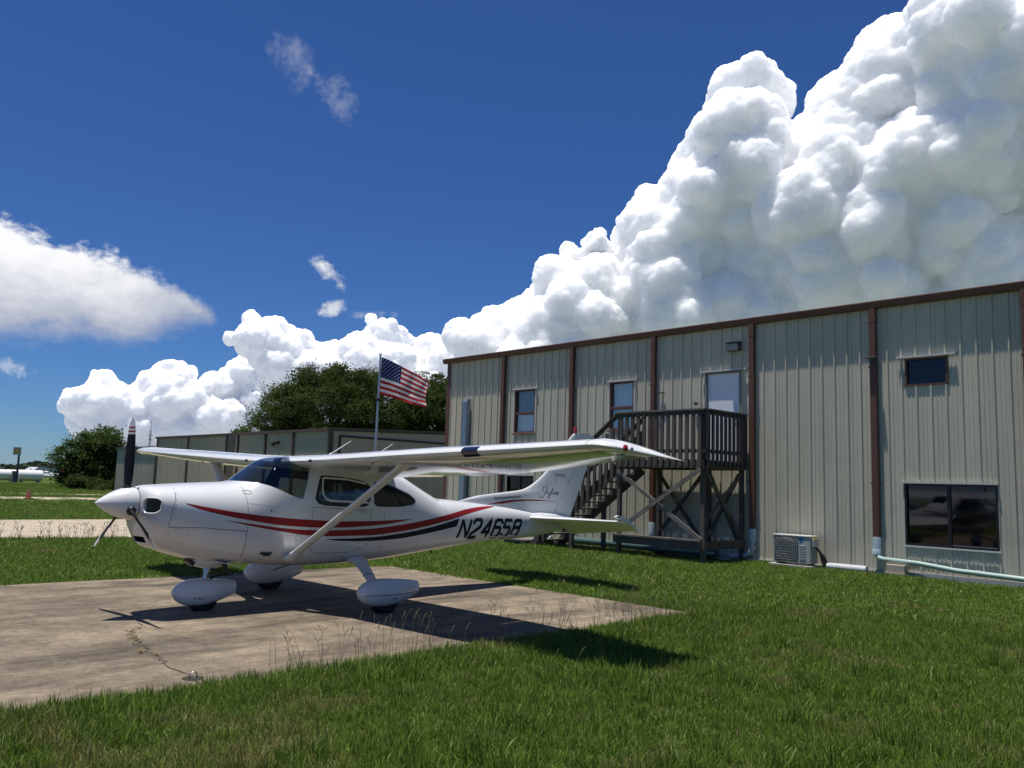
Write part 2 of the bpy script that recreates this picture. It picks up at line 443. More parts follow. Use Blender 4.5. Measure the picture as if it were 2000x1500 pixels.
M_pane = pane_mat('window_pane', (.93, .95, .95), 1.9)
M_panedk = pane_mat('tinted_pane', (.38, .40, .43), 1.5, rough=.035)
M_blackfr = mat('black_aluminium', (.014, .014, .015), .4)
M_whitefr = mat('white_flashing', (.60, .60, .57), .5, var=.08)
M_blind = mat('blind_slat', (.45, .48, .50), .6)
M_blindd = mat('dark_blind_slat', (.055, .065, .095), .6)
M_shade = mat('window_shade', (.78, .80, .78), .9, var=.05, scale=2)
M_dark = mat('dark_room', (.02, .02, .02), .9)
M_door = mat('white_door_paint', (.84, .84, .86), .35, var=.03, scale=2)
M_pvc = mat('white_pvc', (.50, .51, .53), .35, dirt=(.45, .42, .36), dirt_scale=4, dirt_amt=.3)
M_pvcg = mat('green_white_pvc', (.33, .44, .39), .45, dirt=(.50, .48, .40), dirt_scale=3, dirt_amt=.3)
M_pvcb = mat('blue_white_pvc', (.42, .52, .57), .4)

BLD = empty('metal_building', (0, 0, 0))
tag(BLD, 'long two storey building of tan ribbed steel with brown gutter and downspouts', 'building')
X0, X1, EAVE, FOOT = -2.92, 22.0, 5.95, .10
OPEN = {'win1': (.56, 1.50, 3.38, 4.78), 'win2': (4.55, 5.43, 3.38, 4.77), 'door': (7.82, 8.83, 2.42, 4.79), 'winhi': (12.90, 13.79, 4.12, 4.74), 'winlo': (12.83, 14.66, .69, 2.01), 'winlo2': (.30, 1.48, .69, 2.01)}
ops = list(OPEN.values())
x = X0; i = 0
while x < X1 - .01:
    xe = min(x + .915, X1)
    sheet('wall_panel', x, xe, FOOT, EAVE, X0 + .19, M_wall, BLD, ops)
    x = xe; i += 1
# screws in horizontal rows
for zr in (.45, 2.2, 3.75, 4.35):
    mb = MB(); k = 0
    while X0 + .19 + k * PITCH < 16.5:
        c = X0 + .19 + k * PITCH - .03; k += 1
        if any(o[0] - .05 < c < o[1] + .05 and o[2] < zr < o[3] for o in ops): continue
        mb.box(c - .007, c + .007, -.012, .002, zr - .007, zr + .007)
    tag(mb.build('panel_screws', M_screw, BLD), kind='stuff')
# other walls, roof, eave
mb = MB(); mb.box(X0 + .005, X1 - .005, .12, .14, FOOT, EAVE); 
for o in ops: pass
mb = MB(); mb.box(X0, X0 + .03, .01, 14, FOOT, EAVE + .02); mb.build('end_wall', M_wall, BLD)
mb = MB(); mb.box(X1 - .03, X1, .01, 14, FOOT, EAVE + .02); mb.build('end_wall', M_wall, BLD)
mb = MB(); mb.box(X0, X1, 13.97, 14.0, FOOT, EAVE); mb.build('rear_wall', M_wall, BLD)
mb = MB(); mb.add([(X0 - .1, -.06, 6.085), (X1 + .1, -.06, 6.085), (X1 + .1, 7, 6.7), (X0 - .1, 7, 6.7), (X1 + .1, 14.1, 6.085), (X0 - .1, 14.1, 6.085)], [(0, 1, 2, 3), (3, 2, 4, 5)]); mb.build('roof', mat('roof_steel', (.5, .5, .48), .4), BLD, fix=False)
mb = MB(); mb.box(X0 - .02, X1, -.05, .16, FOOT - .2, FOOT - .004); mb.build('foundation', M_foot, BLD)
# gutter, a folded channel with end caps
mb = MB(); gx0, gx1 = X0 - .18, X1 + .1
prof = [(0.0, 6.085), (-.165, 6.105), (-.172, 6.085), (-.160, 6.03), (-.135, 5.955), (-.12, 5.945), (0.0, 5.945)]
mb.loft([[(gx, y, z) for y, z in prof] for gx in (gx0, gx1)]); mb.build('gutter', M_trim, BLD)
mb = MB(); mb.box(X0 - .012, X0 + .17, -.05, -.042, FOOT, 5.94); mb.box(X0 - .02, X0 - .012, -.05, .12, FOOT, 5.94); mb.build('corner_trim', M_trim, BLD)
DS = [.07 + 3.045 * k for k in range(7)]
DSB = {0: .35, 1: .35, 2: .80, 3: .80, 4: .80, 5: .80, 6: .8}
for k, c in enumerate(DS):
    mb = MB(); mb.box(c - .07, c + .07, -.155, -.05, DSB[k], 5.95)
    d = mb.build('downspout', M_trim, BLD, bevel=.012)
    for z in (5.78,): MB().box(c - .074, c + .074, -.159, -.046, z - .16, z).build('outlet', M_trim, d)
    for z in (2.0, 4.6): MB().box(c - .09, c + .09, -.157, -.04, z - .02, z + .02).build('strap', M_trim, d)

def window(name, o, kind):
    x0, x1, z0, z1 = o; w = empty(name, (0, 0, 0)); w.parent = BLD
    fr = M_blackfr if kind in ('low', 'low2') else M_trim
    t = .045
    fb = MB()
    for (a, b, c, d) in ((x0, x1, z0, z0 + t), (x0, x1, z1 - t, z1), (x0, x0 + t, z0 + t, z1 - t), (x1 - t, x1, z0 + t, z1 - t)):
        fb.box(a, b, -.035 + .004 * (b - a > .2), .10, c, d)
    fb.build('window_frame', fr, w)
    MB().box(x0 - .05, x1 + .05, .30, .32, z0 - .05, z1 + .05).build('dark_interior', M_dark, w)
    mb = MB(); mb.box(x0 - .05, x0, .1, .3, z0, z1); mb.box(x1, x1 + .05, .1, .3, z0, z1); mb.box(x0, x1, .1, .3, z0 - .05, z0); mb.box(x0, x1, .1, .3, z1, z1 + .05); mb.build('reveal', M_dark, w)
    if kind == 'sash':
        zm = z0 + .46 * (z1 - z0)
        MB().box(x0 + t, x1 - t, -.02, .06, zm - .05, zm + .03).build('sash_rail', M_trim, w, bevel=.008)
        MB().box(x0 + t, x1 - t, .045, .051, zm + .03, z1 - t).build('pane', M_pane, w)
        MB().box(x0 + t, x1 - t, .025, .031, z0 + t, zm - .05).build('pane', M_pane, w)
        MB().box(x0 - .10, x1 + .10, -.07, -.038, z1 + .005, z1 + .045).build('head_flashing', M_whitefr, w)
        for a in (x0 - .045, x1 + .005): MB().box(a, a + .04, -.045, -.036, z0 - .03, z1).build('side_flashing', M_whitefr, w)
        MB().box(x0 - .05, x1 + .05, -.085, -.036, z0 - .055, z0 - .002).build('sill', mat('tan_sill', (.20, .115, .085), .5), w, bevel=.006)
        MB().box(x0 + t, x1 - t, .10, .104, z0 + t, zm - .05).build('shade', M_shade, w)
        if name == 'blind_window':
            mb = MB()
            n = 17
            for i in range(n):
                z = zm + .05 + (z1 - t - zm - .05) * i / (n - 1)
                mb.beam((x0 + t, .09, z), (x1 - t, .09, z), .034, .003, up=(0, .5, .85))
            tag(mb.build('blinds', M_blind, w), kind='stuff')
        else:
            MB().box(x0 + t, x1 - t, .10, .104, zm + .03, z1 - t).build('shade', M_shade, w)
    elif kind == 'high':
        MB().box(x0 + t, x1 - t, .03, .036, z0 + t, z1 - t).build('pane', M_panedk, w)
        mb = MB()
        for i in range(14):
            z = z0 + t + .01 + (z1 - z0 - 2 * t - .02) * i / 13
            mb.beam((x0 + t, .09, z), (x1 - t, .09, z), .034, .003, up=(0, .5, .85))
        tag(mb.build('blinds', M_blindd, w), kind='stuff')
        MB().box(x0 - .16, x1 + .16, -.085, -.038, z1 + .01, z1 + .05).build('head_flashing', M_whitefr, w)
    else:
        xm = (x0 + x1) / 2 + (-.02 if kind == 'low' else 0)
        MB().box(xm - .035, xm + .035, -.02, .06, z0 + t, z1 - t).build('mullion', M_blackfr, w)
        MB().box(x0 + t, xm - .035, .03, .036, z0 + t, z1 - t).build('pane', M_panedk, w)
        MB().box(xm + .035, x1 - t, .012, .018, z0 + t, z1 - t).build('pane', M_panedk, w)
        MB().box(x0 - .05, x1 + .02, -.075, -.038, z1 + .005, z1 + .035).build('head_flashing', M_whitefr, w)
        MB().box(x0 - .01, x1 + .02, -.06, -.038, z0 - .035, z0 - .004).build('sill', M_whitefr, w)
        MB().box(xm + .02, x1 - t, .008, .012, z0 + t, z0 + t + .02).build('track', mat('satin_track', (.4, .4, .4), .3, metal=1.0), w)
    return w
window('blind_window', OPEN['win1'], 'sash'); window('shaded_window', OPEN['win2'], 'sash')
window('high_window', OPEN['winhi'], 'high'); window('sliding_window', OPEN['winlo'], 'low'); window('sliding_window', OPEN['winlo2'], 'low2')
# upper door onto the deck
DR = empty('upper_door', (0, 0, 0)); DR.parent = BLD
x0, x1, z0, z1 = OPEN['door']
MB().box(x0 + .03, x1 - .03, .01, .055, z0 + .01, z1 - .03).build('door_leaf', M_door, DR, bevel=.004)
fb = MB()
for (a, b, c, d) in ((x0 - .03, x0 + .028, z0, z1), (x1 - .028, x1 + .03, z0, z1), (x0 - .03, x1 + .03, z1 - .028, z1 + .02)): fb.box(a, b, -.045 - .004 * (b - a > .2), .10, c, d)
fb.build('door_frame', mat('door_frame_steel', (.20, .19, .17), .5), DR)
MB().box(x0 - .13, x1 + .20, -.085, -.05, z1 + .025, z1 + .06).build('head_flashing', M_whitefr, DR)
mb = MB(); mb.lathe([(.03, .0), (.03, -.03), (.012, -.035), (.012, -.06), (.03, -.065), (.028, -.09), (.001, -.095)], 'y', 14, (x1 - .10, .01, z0 + 1.0)); mb.build('door_knob', M_steel, DR, smooth=True)
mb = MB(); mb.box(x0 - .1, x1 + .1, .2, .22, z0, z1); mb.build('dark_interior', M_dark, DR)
# wall lights
M_lampbox = mat('lamp_housing', (.085, .08, .07), .5)
def flood(name, c, z, w=.36, h=.22):
    o = MB().box(c - w / 2, c + w / 2, -.20, -.05, z - h * .45, z + h * .5).build(name, M_lampbox, BLD, bevel=.01)
    MB().add([(c - w / 2 + .02, -.205, z - h * .42), (c + w / 2 - .02, -.205, z - h * .42), (c + w / 2 - .02, -.215, z + h * .32), (c - w / 2 + .02, -.215, z + h * .32)], [(0, 1, 2, 3)]).build('lens', mat('lamp_lens', (.30, .30, .27), .2), o, fix=False)
    MB().box(c - w / 2 - .02, c + w / 2 + .03, -.24, -.045, z + h * .5, z + h * .56).build('visor', M_lampbox, o)
flood('wall_light', 8.70, 5.40)
mb = MB(); mb.lathe([(.055, -.045), (.06, -.07), (.045, -.09), (.001, -.092)], 'y', 16, (7.52, 0, 4.015)); mb.build('round_lamp', M_lampbox, BLD, smooth=True)
mb = MB(); mb.box(12.14, 12.36, -.26, -.15, 4.79, 4.815); mb.box(12.2, 12.3, -.24, -.15, 4.70, 4.79); mb.build('security_light', M_lampbox, BLD, bevel=.006)
mb = MB(); mb.box(6.32, 6.50, -.10, -.04, 4.34, 4.37); mb.build('wall_bracket', M_lampbox, BLD)
# galvanised duct up the wall by the left corner
mb = MB(); mb.box(-1.85, -1.62, -.22, -.045, .10, 4.50); mb.add([(-1.85, -.22, 4.50), (-1.62, -.22, 4.50), (-1.62, -.045, 4.50), (-1.85, -.045, 4.50), (-1.85, -.16, 4.60), (-1.62, -.16, 4.60), (-1.62, -.045, 4.60), (-1.85, -.045, 4.60)], [(0, 1, 5, 4), (1, 2, 6, 5), (3, 0, 4, 7), (4, 5, 6, 7), (2, 3, 7, 6)])
mb.build('wall_duct', M_galv, BLD)

# ------------------------------------------------------------------ drain pipes
def drain(name, label, pts, r, m, adapters=()):
    e = empty(name, (pts[0][0], pts[0][1], 0)); off = Vector((-pts[0][0], -pts[0][1], 0))
    mb = MB(); mb.tube([Vector(p) + off for p in pts], r, 14); mb.build('pipe', m, e, smooth=True)
    for (a, b, rr, mm) in adapters:
        mb = MB(); mb.tube([Vector(a) + off, Vector(a).lerp(Vector(b), .04) + off, Vector(b) + off], [rr * .97, rr, rr], 16); mb.build('coupling', mm, e, smooth=True)
    tag(e, label, 'pipe', 'drain pipes along the wall'); return e
def elbow(p0, c, p1, n=7):
    p0, c, p1 = Vector(p0), Vector(c), Vector(p1); return [p0.lerp(c, t).lerp(c.lerp(p1, t), t) for t in np.linspace(0, 1, n)]
c = DS[4]
drain('drain_pipe', 'long pale green pipe running along the wall foot from a downspout past the sliding window',
      [(c - .01, -.10, .80)] + elbow((c - .01, -.10, .50), (c - .02, -.12, .36), (c + .18, -.19, .355)) + [(c + .9, -.20, .33), (13.9, -.22, .25), (14.3, -.22, .235), (17.5, -.24, .10)], .052, M_pvcg,
      [((c, -.10, .82), (c, -.10, .44), .088, M_pvcb), ((c - .005, -.10, .56), (c - .01, -.10, .44), .095, M_pvcb), ((14.25, -.22, .237), (14.36, -.22, .233), .058, M_pvcg)])
c = DS[3]
drain('drain_pipe', 'white elbow pipe under the downspout beside the dark wooden deck',
      [(c, -.10, .80)] + elbow((c, -.10, .42), (c, -.11, .22), (c - .2, -.13, .16)) + [(c - .6, -.15, .12)], .062, M_pvc,
      [((c, -.10, .82), (c, -.10, .50), .088, M_pvcb), ((c, -.10, .40), (c, -.10, .32), .075, M_pvc)])
c = DS[2]
drain('drain_pipe', 'grey pipe below the downspout behind the cross braces of the deck',
      [(c, -.10, .80)] + elbow((c, -.10, .35), (c, -.11, .18), (c + .2, -.13, .14)) + [(c + .9, -.14, .11)], .062, M_pvc,
      [((c, -.10, .82), (c, -.10, .50), .088, M_pvcb)])
drain('drain_pipe', 'fat white pipe lying in the grass between the air conditioner and the downspout', [(11.20, -.26, .09), (11.26, -.26, .10), (12.08, -.26, .10)], .085, M_pvc)
drain('drain_pipe', 'thick dark green pipe lying behind the foot of the stairs', [(3.2, -.28, .16), (5.2, -.28, .16), (8.3, -.28, .15)], .10, mat('green_pipe', (.07, .12, .11), .4))
drain('drain_pipe', 'pale green pipe sloping from the left downspout towards the stair landing', [(.07, -.12, .40), (.4, -.3, .36), (2.8, -.5, .14)], .09, M_pvcg)
# foundation board and block under the long pipe
mb = MB(); mb.box(12.9, 17.5, -.12, -.09, -.05, .13); mb.build('skirt_board', mat('grey_board', (.40, .40, .41), .7, var=.1), BLD)
BK = empty('concrete_block', (12.72, -.22, 0)); tag(BK, 'tan block propped on boards under the long pale pipe', 'block')
M_tan = mat('tan_block', (.44, .38, .29), .9, var=.12, scale=8)
MB().box(-.19, .19, -.12, .10, .115, .27).build('block', M_tan, BK, bevel=.008)
MB().box(-.20, .20, -.14, .12, .055, .108).build('board', M_tan, BK, bevel=.004)
MB().box(-.18, .19, -.13, .12, .0, .050).build('board', mat('brown_board', (.2, .14, .1), .9), BK, bevel=.004)

# ------------------------------------------------------------------ air conditioner
AC = empty('air_conditioner', (10.00, -.18, .03)); tag(AC, 'grey outdoor air conditioner unit with round fan grille and blue triangle badge', 'air conditioner')
M_ac = mat('ac_grey', (.40, .40, .375), .45, var=.05); M_acd = mat('ac_grille_dark', (.13, .12, .11), .6)
W_, D_, H_ = .92, .36, .70
MB().box(0, W_, -D_, 0, .10, H_).build('cabinet', M_ac, AC, bevel=.012)
MB().box(-.012, W_ + .012, -D_ - .012, .012, H_ + .002, H_ + .03).build('lid', mat('ac_lid', (.55, .55, .52), .4), AC, bevel=.006)
MB().box(.03, .625, -D_ - .006, -D_ + .0, .13, H_ - .03).build('fan_guard_back', M_acd, AC)
for i in range(7):
    r = .040 + .037 * i; mb = MB(); mb.tube([(.325 + r * math.cos(t), -D_ - .014, .400 + r * math.sin(t)) for t in np.linspace(0, 2 * math.pi, 33)], .0045, 5, caps=False); mb.build('grille_ring', M_ac, AC)
for i in range(12):
    x = .05 + .050 * i; MB().box(x - .003, x + .003, -D_ - .022, -D_ - .016, .14, H_ - .04).build('grille_bar', M_ac, AC)
for i in range(9):
    z = .17 + .058 * i; MB().box(.035, .62, -D_ - .027, -D_ - .023, z - .003, z + .003).build('grille_bar', M_ac, AC)
mb = MB(); mb.add([(.66, -D_ - .004, .675), (.80, -D_ - .004, .675), (.66, -D_ - .004, .53)], [(0, 1, 2)]); mb.build('badge', mat('badge_blue', (.03, .16, .42), .3), AC, fix=False)
mb = MB(); mb.add([(.665, -D_ - .006, .672), (.735, -D_ - .006, .672), (.665, -D_ - .006, .60)], [(0, 1, 2)]); mb.build('badge', mat('badge_navy', (.012, .03, .09), .3), AC, fix=False)
for i in range(6): MB().box(.66, .80, -D_ - .012, -D_ + .0, .49 - i * .058, .502 - i * .058).build('louvre', mat('ac_louvre', (.52, .55, .57), .4), AC)
MB().box(W_ + .002, W_ + .06, -.30, -.06, .48, .65).build('valve_cover', M_ac, AC, bevel=.01)
MB().box(W_ + .004, W_ + .058, -.295, -.065, .652, .665).build('warning_label', mat('label_yellow', (.60, .48, .12), .5), AC)
for i in range(4):
    mb = MB(); y = -.20 + .045 * i; mb.tube([(W_ + .03, y, .48 - .03 * i), (W_ + .10, y, .46 - .03 * i), (W_ + .17 + .01 * i, y + .02, .25), (W_ + .19 + .02 * i, y + .05, .08), (W_ + .12 + .07 * i, .05, .03)], .017, 8); mb.build('hose', M_black, AC, smooth=True)
for a in (.08, .76): MB().box(a, a + .07, -D_ - .02, .02, .055, .10).build('foot', M_acd, AC)
MB().box(-.10, .96, -.40, .06, -.03, .055).build('base_slab', M_foot, AC, bevel=.01)

# ------------------------------------------------------------------ wooden deck and stairs
DK = empty('wooden_deck', (0, 0, 0)); tag(DK, 'dark weathered wooden deck on crossed braced posts with stairs down from the upper door', 'deck')
M_wood = mat('weathered_wood', (.085, .070, .058), .85, var=.45, scale=5, stretch=(1, 1, .25), bump=.3, bscale=30)
M_woodl = mat('weathered_wood_grey', (.15, .132, .115), .85, var=.4, scale=5, stretch=(.4, 1, 1), bump=.3, bscale=30)
DX0, DX1, DY0, DY1, DZ = 6.40, 9.00, -1.92, -.12, 2.44
def piece(name, m=None): return lambda mb: mb.build(name, m or M_wood, DK)
def post(x, y, z0, z1, w=.10): MB().box(x - w / 2, x + w / 2, y - w / 2, y + w / 2, z0, z1).build('post', M_wood, DK, bevel=.004)
post(DX0 + .05, DY0 + .05, 0, 3.62); post(DX1 - .05, DY0 + .05, 0, 3.62); post(DX0 + .05, DY1 - .05, 0, DZ - .05); post(DX1 - .05, DY1 - .05, 0, 3.62); post((DX0 + DX1) / 2 + .3, DY1 - .05, 0, DZ - .05)
for i in range(13):
    y = DY0 + .14 * i + .005; MB().box(DX0, DX1, y, y + .132, DZ - .035, DZ).build('deck_board', M_wood, DK)
MB().box(DX0, DX1, DY0 - .04, DY0 - .002, DZ - .20, DZ - .002).build('rim_beam', M_wood, DK)
MB().box(DX0, DX1, DY1 - .01, DY1 + .03, DZ - .20, DZ - .04).build('rim_beam', M_wood, DK)
for x in (DX0 + .002, DX1 - .042): MB().box(x, x + .04, DY0, DY1 - .012, DZ - .20, DZ - .04).build('rim_beam', M_wood, DK)
for k in range(5):
    x = DX0 + .45 + k * .44; MB().box(x, x + .04, DY0, DY1 - .012, DZ - .19, DZ - .04).build('joist', M_wood, DK)
# railing: balusters fixed outside the rim, two rails, flat cap
RT = 3.66
n = 14
for k in range(n):
    x = DX0 + .16 + k * (DX1 - DX0 - .24) / (n - 1); MB().box(x - .045, x + .045, DY0 - .080, DY0 - .042, DZ - .17, RT - .08).build('baluster', M_wood, DK)
MB().box(DX0, DX1, DY0 - .041, DY0 - .003, RT - .14, RT - .05).build('rail', M_wood, DK)
MB().box(DX0, DX1, DY0 - .041, DY0 - .003, DZ + .16, DZ + .25).build('rail', M_wood, DK)
MB().box(DX0 - .03, DX1 + .06, DY0 - .10, DY0 + .08, RT - .045, RT - .008).build('rail_cap', M_woodl, DK)
n = 10
for k in range(n):
    y = DY0 + .10 + k * (DY1 - DY0 - .14) / (n - 1); MB().box(DX1 + .042, DX1 + .080, y - .045, y + .045, DZ - .17, RT - .08).build('baluster', M_wood, DK)
MB().box(DX1 + .003, DX1 + .041, DY0 + .01, DY1, RT - .14, RT - .05).build('rail', M_wood, DK)
MB().box(DX1 + .003, DX1 + .041, DY0 + .01, DY1, DZ + .16, DZ + .25).build('rail', M_wood, DK)
MB().box(DX1 - .06, DX1 + .10, DY0 + .09, DY1, RT - .045, RT - .008).build('rail_cap', M_woodl, DK)
# cross braces
def brace(a, b, m=None): MB().beam(a, b, .035, .10, up=(0, 0, 1)).build('brace', m or M_wood, DK)
yf = DY0 - .03
brace((DX0 + .03, yf, DZ - .28), (DX1 - .06, yf, .56), M_woodl); brace((DX1 - .06, yf - .045, DZ - .22), (DX0 + .12, yf - .045, .66), M_woodl)
yb = DY1 - .12
brace((DX0 + .05, yb, DZ - .25), (DX0 + 1.5, yb, .35)); brace((DX0 + 1.5, yb - .045, DZ - .3), (DX0 + .05, yb - .045, .45))
brace((DX0 + 1.65, yb, DZ - .25), (DX1 - .05, yb, .35)); brace((DX1 - .05, yb - .045, DZ - .3), (DX0 + 1.6, yb - .045, .45))
xs_ = DX1 + .02
MB().beam((xs_, DY0 + .05, DZ - .28), (xs_, DY1 - .1, .55), .035, .10).build('brace', M_wood, DK); MB().beam((xs_ - .045, DY1 - .1, DZ - .28), (xs_ - .045, DY0 + .05, .95), .035, .10).build('brace', M_wood, DK)
# low frame round the post feet
MB().box(DX0 - .06, DX1 - .02, DY0 - .06, DY0 - .02, .34, .52).build('low_beam', M_wood, DK); MB().box(DX0 - .06, DX1 - .04, DY0 - .10, DY0 + .10, .525, .565).build('low_board', M_woodl, DK)
MB().box(DX1 - .015, DX1 + .025, DY0 - .02, DY1, .34, .54).build('low_beam', M_wood, DK)
# stairs
SL = .745; sx, sz = DX0, DZ
YN, YF = DY0 + .02, -.86
ex_ = sx - (sz - .12) / SL
for y in (YN, YF):
    MB().beam((sx, y, sz - .22), (ex_, y, sz - .22 - SL * (sx - ex_) + .06), .04, .26).build('stringer', M_wood, DK)
nst = 12
for k in range(1, nst + 1):
    z = sz - .185 * k; x = sx - .248 * k
    MB().box(x - .02, x + .26, YN + .025, YF - .025, z - .035, z).build('tread', M_wood, DK)
for y in (YN - .035, YF + .035):
    MB().beam((sx, y, RT - .10), (ex_ + .25, y, RT - .10 - SL * (sx - ex_ - .25)), .035, .09).build('handrail', M_wood, DK)
    MB().beam((sx + .02, y, RT - .035), (ex_ + .25, y, RT - .035 - SL * (sx - ex_ - .23)), .13, .035).build('rail_cap', M_wood, DK)
    k = 0; x = sx - .12
    while x > ex_ + .2:
        z = sz - .22 - SL * (sx - x); MB().box(x - .045, x + .045, y - .057 if y < -1 else y + .019, y - .019 if y < -1 else y + .057, z - .02, z + 1.12).build('baluster', M_wood, DK); x -= .20
post(5.10, YF, 0, 1.25); post(4.86, YN, 0, 1.05); post(ex_ + .28, YN - .02, 0, 1.05); post(ex_ + .28, YF + .02, 0, 1.05)
# bottom landing
MB().box(2.3, 3.25, -2.0, -.78, .14, .18).build('landing_board', M_woodl, DK); MB().box(2.32, 3.2, -1.98, -1.94, 0, .14).build('low_beam', M_wood, DK); MB().box(3.16, 3.2, -1.94, -.8, 0, .14).build('low_beam', M_wood, DK)
# ------------------------------------------------------------------ hangars behind
M_hang = mat('grey_green_steel', (.42, .375, .275), .45, var=.08, scale=.8, stretch=(3, 1, .4))
M_hangp = mat('pinkish_tan_steel', (.62, .42, .29), .5, var=.06, scale=1.0, stretch=(1, 1, .4))
M_dtrim = mat('dark_brown_trim', (.060, .038, .030), .5)
M_roofw = mat('white_roof_steel', (.55, .56, .56), .4)
def hangar(name, label, xa, xb, yf, yd, zf, posts, mwall, end=None, trim=None, ridge=.04):
    h = empty(name, (xb, yf, 0)); tag(h, label, 'hangar')
    ox, oy = xb, yf; trim = trim or M_dtrim
    x = xa
    while x < xb - .01:
        xe = min(x + 1.22, xb); sheet('wall_panel', x - ox, xe - ox, 0, zf, 0, mwall, h, d=.036, minor=False); x = xe
    yb = yf + yd; ym = yd / 2
    zt = lambda y: zf + ridge * min(y, yd - y) + .03
    mb = MB(); mb.add([(xa - ox - .1, -.14, zf + .02), (.12, -.14, zf + .02), (.12, ym, zt(ym)), (xa - ox - .1, ym, zt(ym)), (.12, yd, zf + .02), (xa - ox - .1, yd, zf + .02)], [(0, 1, 2, 3), (3, 2, 4, 5)]); mb.build('roof', M_roofw, h, fix=False)
    MB().box(xa - ox - .12, .14, -.165, -.145, zf - .12, zf + .05).build('gutter', trim, h); MB().box(xa - ox - .1, .12, -.144, -.04, zf - .12, zf - .10).build('soffit', trim, h)
    for p in posts: MB().box(p - ox - .09, p - ox + .09, -.12, -.04, 0, zf - .125).build('downspout', trim, h)
    mb = MB(); mb.add([(xa - ox, .01, 0), (xa - ox, yd, 0), (xa - ox, yd, zf), (xa - ox, ym, zt(ym) - .05), (xa - ox, .01, zf)], [(0, 1, 2, 3, 4)]); mb.build('end_wall', mwall, h, fix=False)
    mb = MB(); mb.add([(xa - ox, yd, 0), (0, yd, 0), (0, yd, zf), (xa - ox, yd, zf)], [(0, 1, 2, 3)]); mb.build('rear_wall', mwall, h, fix=False)
    if end is None:
        mb = MB(); mb.add([(0, .01, 0), (0, yd, 0), (0, yd, zf), (0, ym, zt(ym) - .05), (0, .01, zf)], [(0, 1, 2, 3, 4)]); mb.build('end_wall', mwall, h, fix=False)
    return h, zt
HB, ztB = hangar('hangar', 'grey hangar with pinkish tan end wall and large door, nearest behind the airplane', -36.1, -23.7, 8.0, 22.0, 4.72, (-27.9, -31.6, -35.6), M_hang, end='door', trim=mat('brown_fascia', (.10, .062, .045), .5))
def endsheet(name, y0, y1, z0, parent, ztop, out, m, pitch=.305, d=.02):
    o = sheet(name, y0, y1, z0, 5.0, .1, m, parent, pitch=pitch, d=d, minor=False, ztop=ztop); o.rotation_euler = (0, 0, math.pi / 2); o.location = (out, 0, 0); return o
y = 0.0
while y < 22:
    ye = min(y + 1.1, 22); endsheet('wall_panel', y, ye, 0, HB, lambda q: ztB(q) - .02, 0, M_hangp); y = ye
mb = MB(); mb.add([(.03, -.16, 4.60), (.03, 11, 5.02), (.03, 22.1, 4.60), (.03, 22.1, 4.80), (.03, 11, 5.22), (.03, -.16, 4.80)], [(0, 1, 4, 5), (1, 2, 3, 4)]); mb.add([(.10, -.16, 4.60), (.10, 11, 5.02), (.10, 22.1, 4.60), (.10, 22.1, 4.80), (.10, 11, 5.22), (.10, -.16, 4.80)], [(0, 1, 4, 5), (1, 2, 3, 4)])
mb.add([(.03, -.16, 4.60), (.10, -.16, 4.60), (.10, 11, 5.02), (.03, 11, 5.02), (.03, -.16, 4.80), (.10, -.16, 4.80), (.10, 11, 5.22), (.03, 11, 5.22)], [(0, 1, 2, 3), (4, 5, 6, 7), (0, 1, 5, 4)])
mb.build('barge_board', MATS['brown_fascia'], HB, fix=False)
MB().box(-.03, .09, -.10, .22, 0, 4.58).build('corner_trim', MATS['brown_fascia'], HB)
HD = empty('hangar_door', (.06, .75, 0)); HD.parent = HB
MB().box(-.02, .05, -.10, 14.0, 4.28, 4.40).build('door_track', M_dtrim, HD); MB().box(-.02, .05, -.12, .0, 0, 4.27).build('door_jamb', M_dtrim, HD)
for k in range(6):
    o = sheet('door_panel', k * 2.2, k * 2.2 + 2.18, .05, 4.27, .1, M_hangp, HD, pitch=.40, d=.018, minor=False); o.rotation_euler = (0, 0, math.pi / 2); o.location = (.01, 0, 0)
mb = MB(); mb.box(-6.2, -5.95, -.30, -.05, 3.90, 4.05); mb.box(-6.35, -6.15, -.45, -.25, 3.75, 3.98); mb.build('wall_lamp', M_dtrim, HB)
hangar('hangar', 'grey hangar with brown downspouts left of the nearest hangar', -50.3, -37.2, 8.0, 20.0, 4.70, (-37.35, -44.0, -50.1), M_hang)
hangar('hangar', 'low grey shed at the far left end of the hangar row behind the bushy tree', -59.5, -50.6, 8.0, 14.0, 3.93, (), mat('weathered_grey_steel', (.38, .36, .29), .5, var=.15, scale=.6, stretch=(2, 1, .3)))

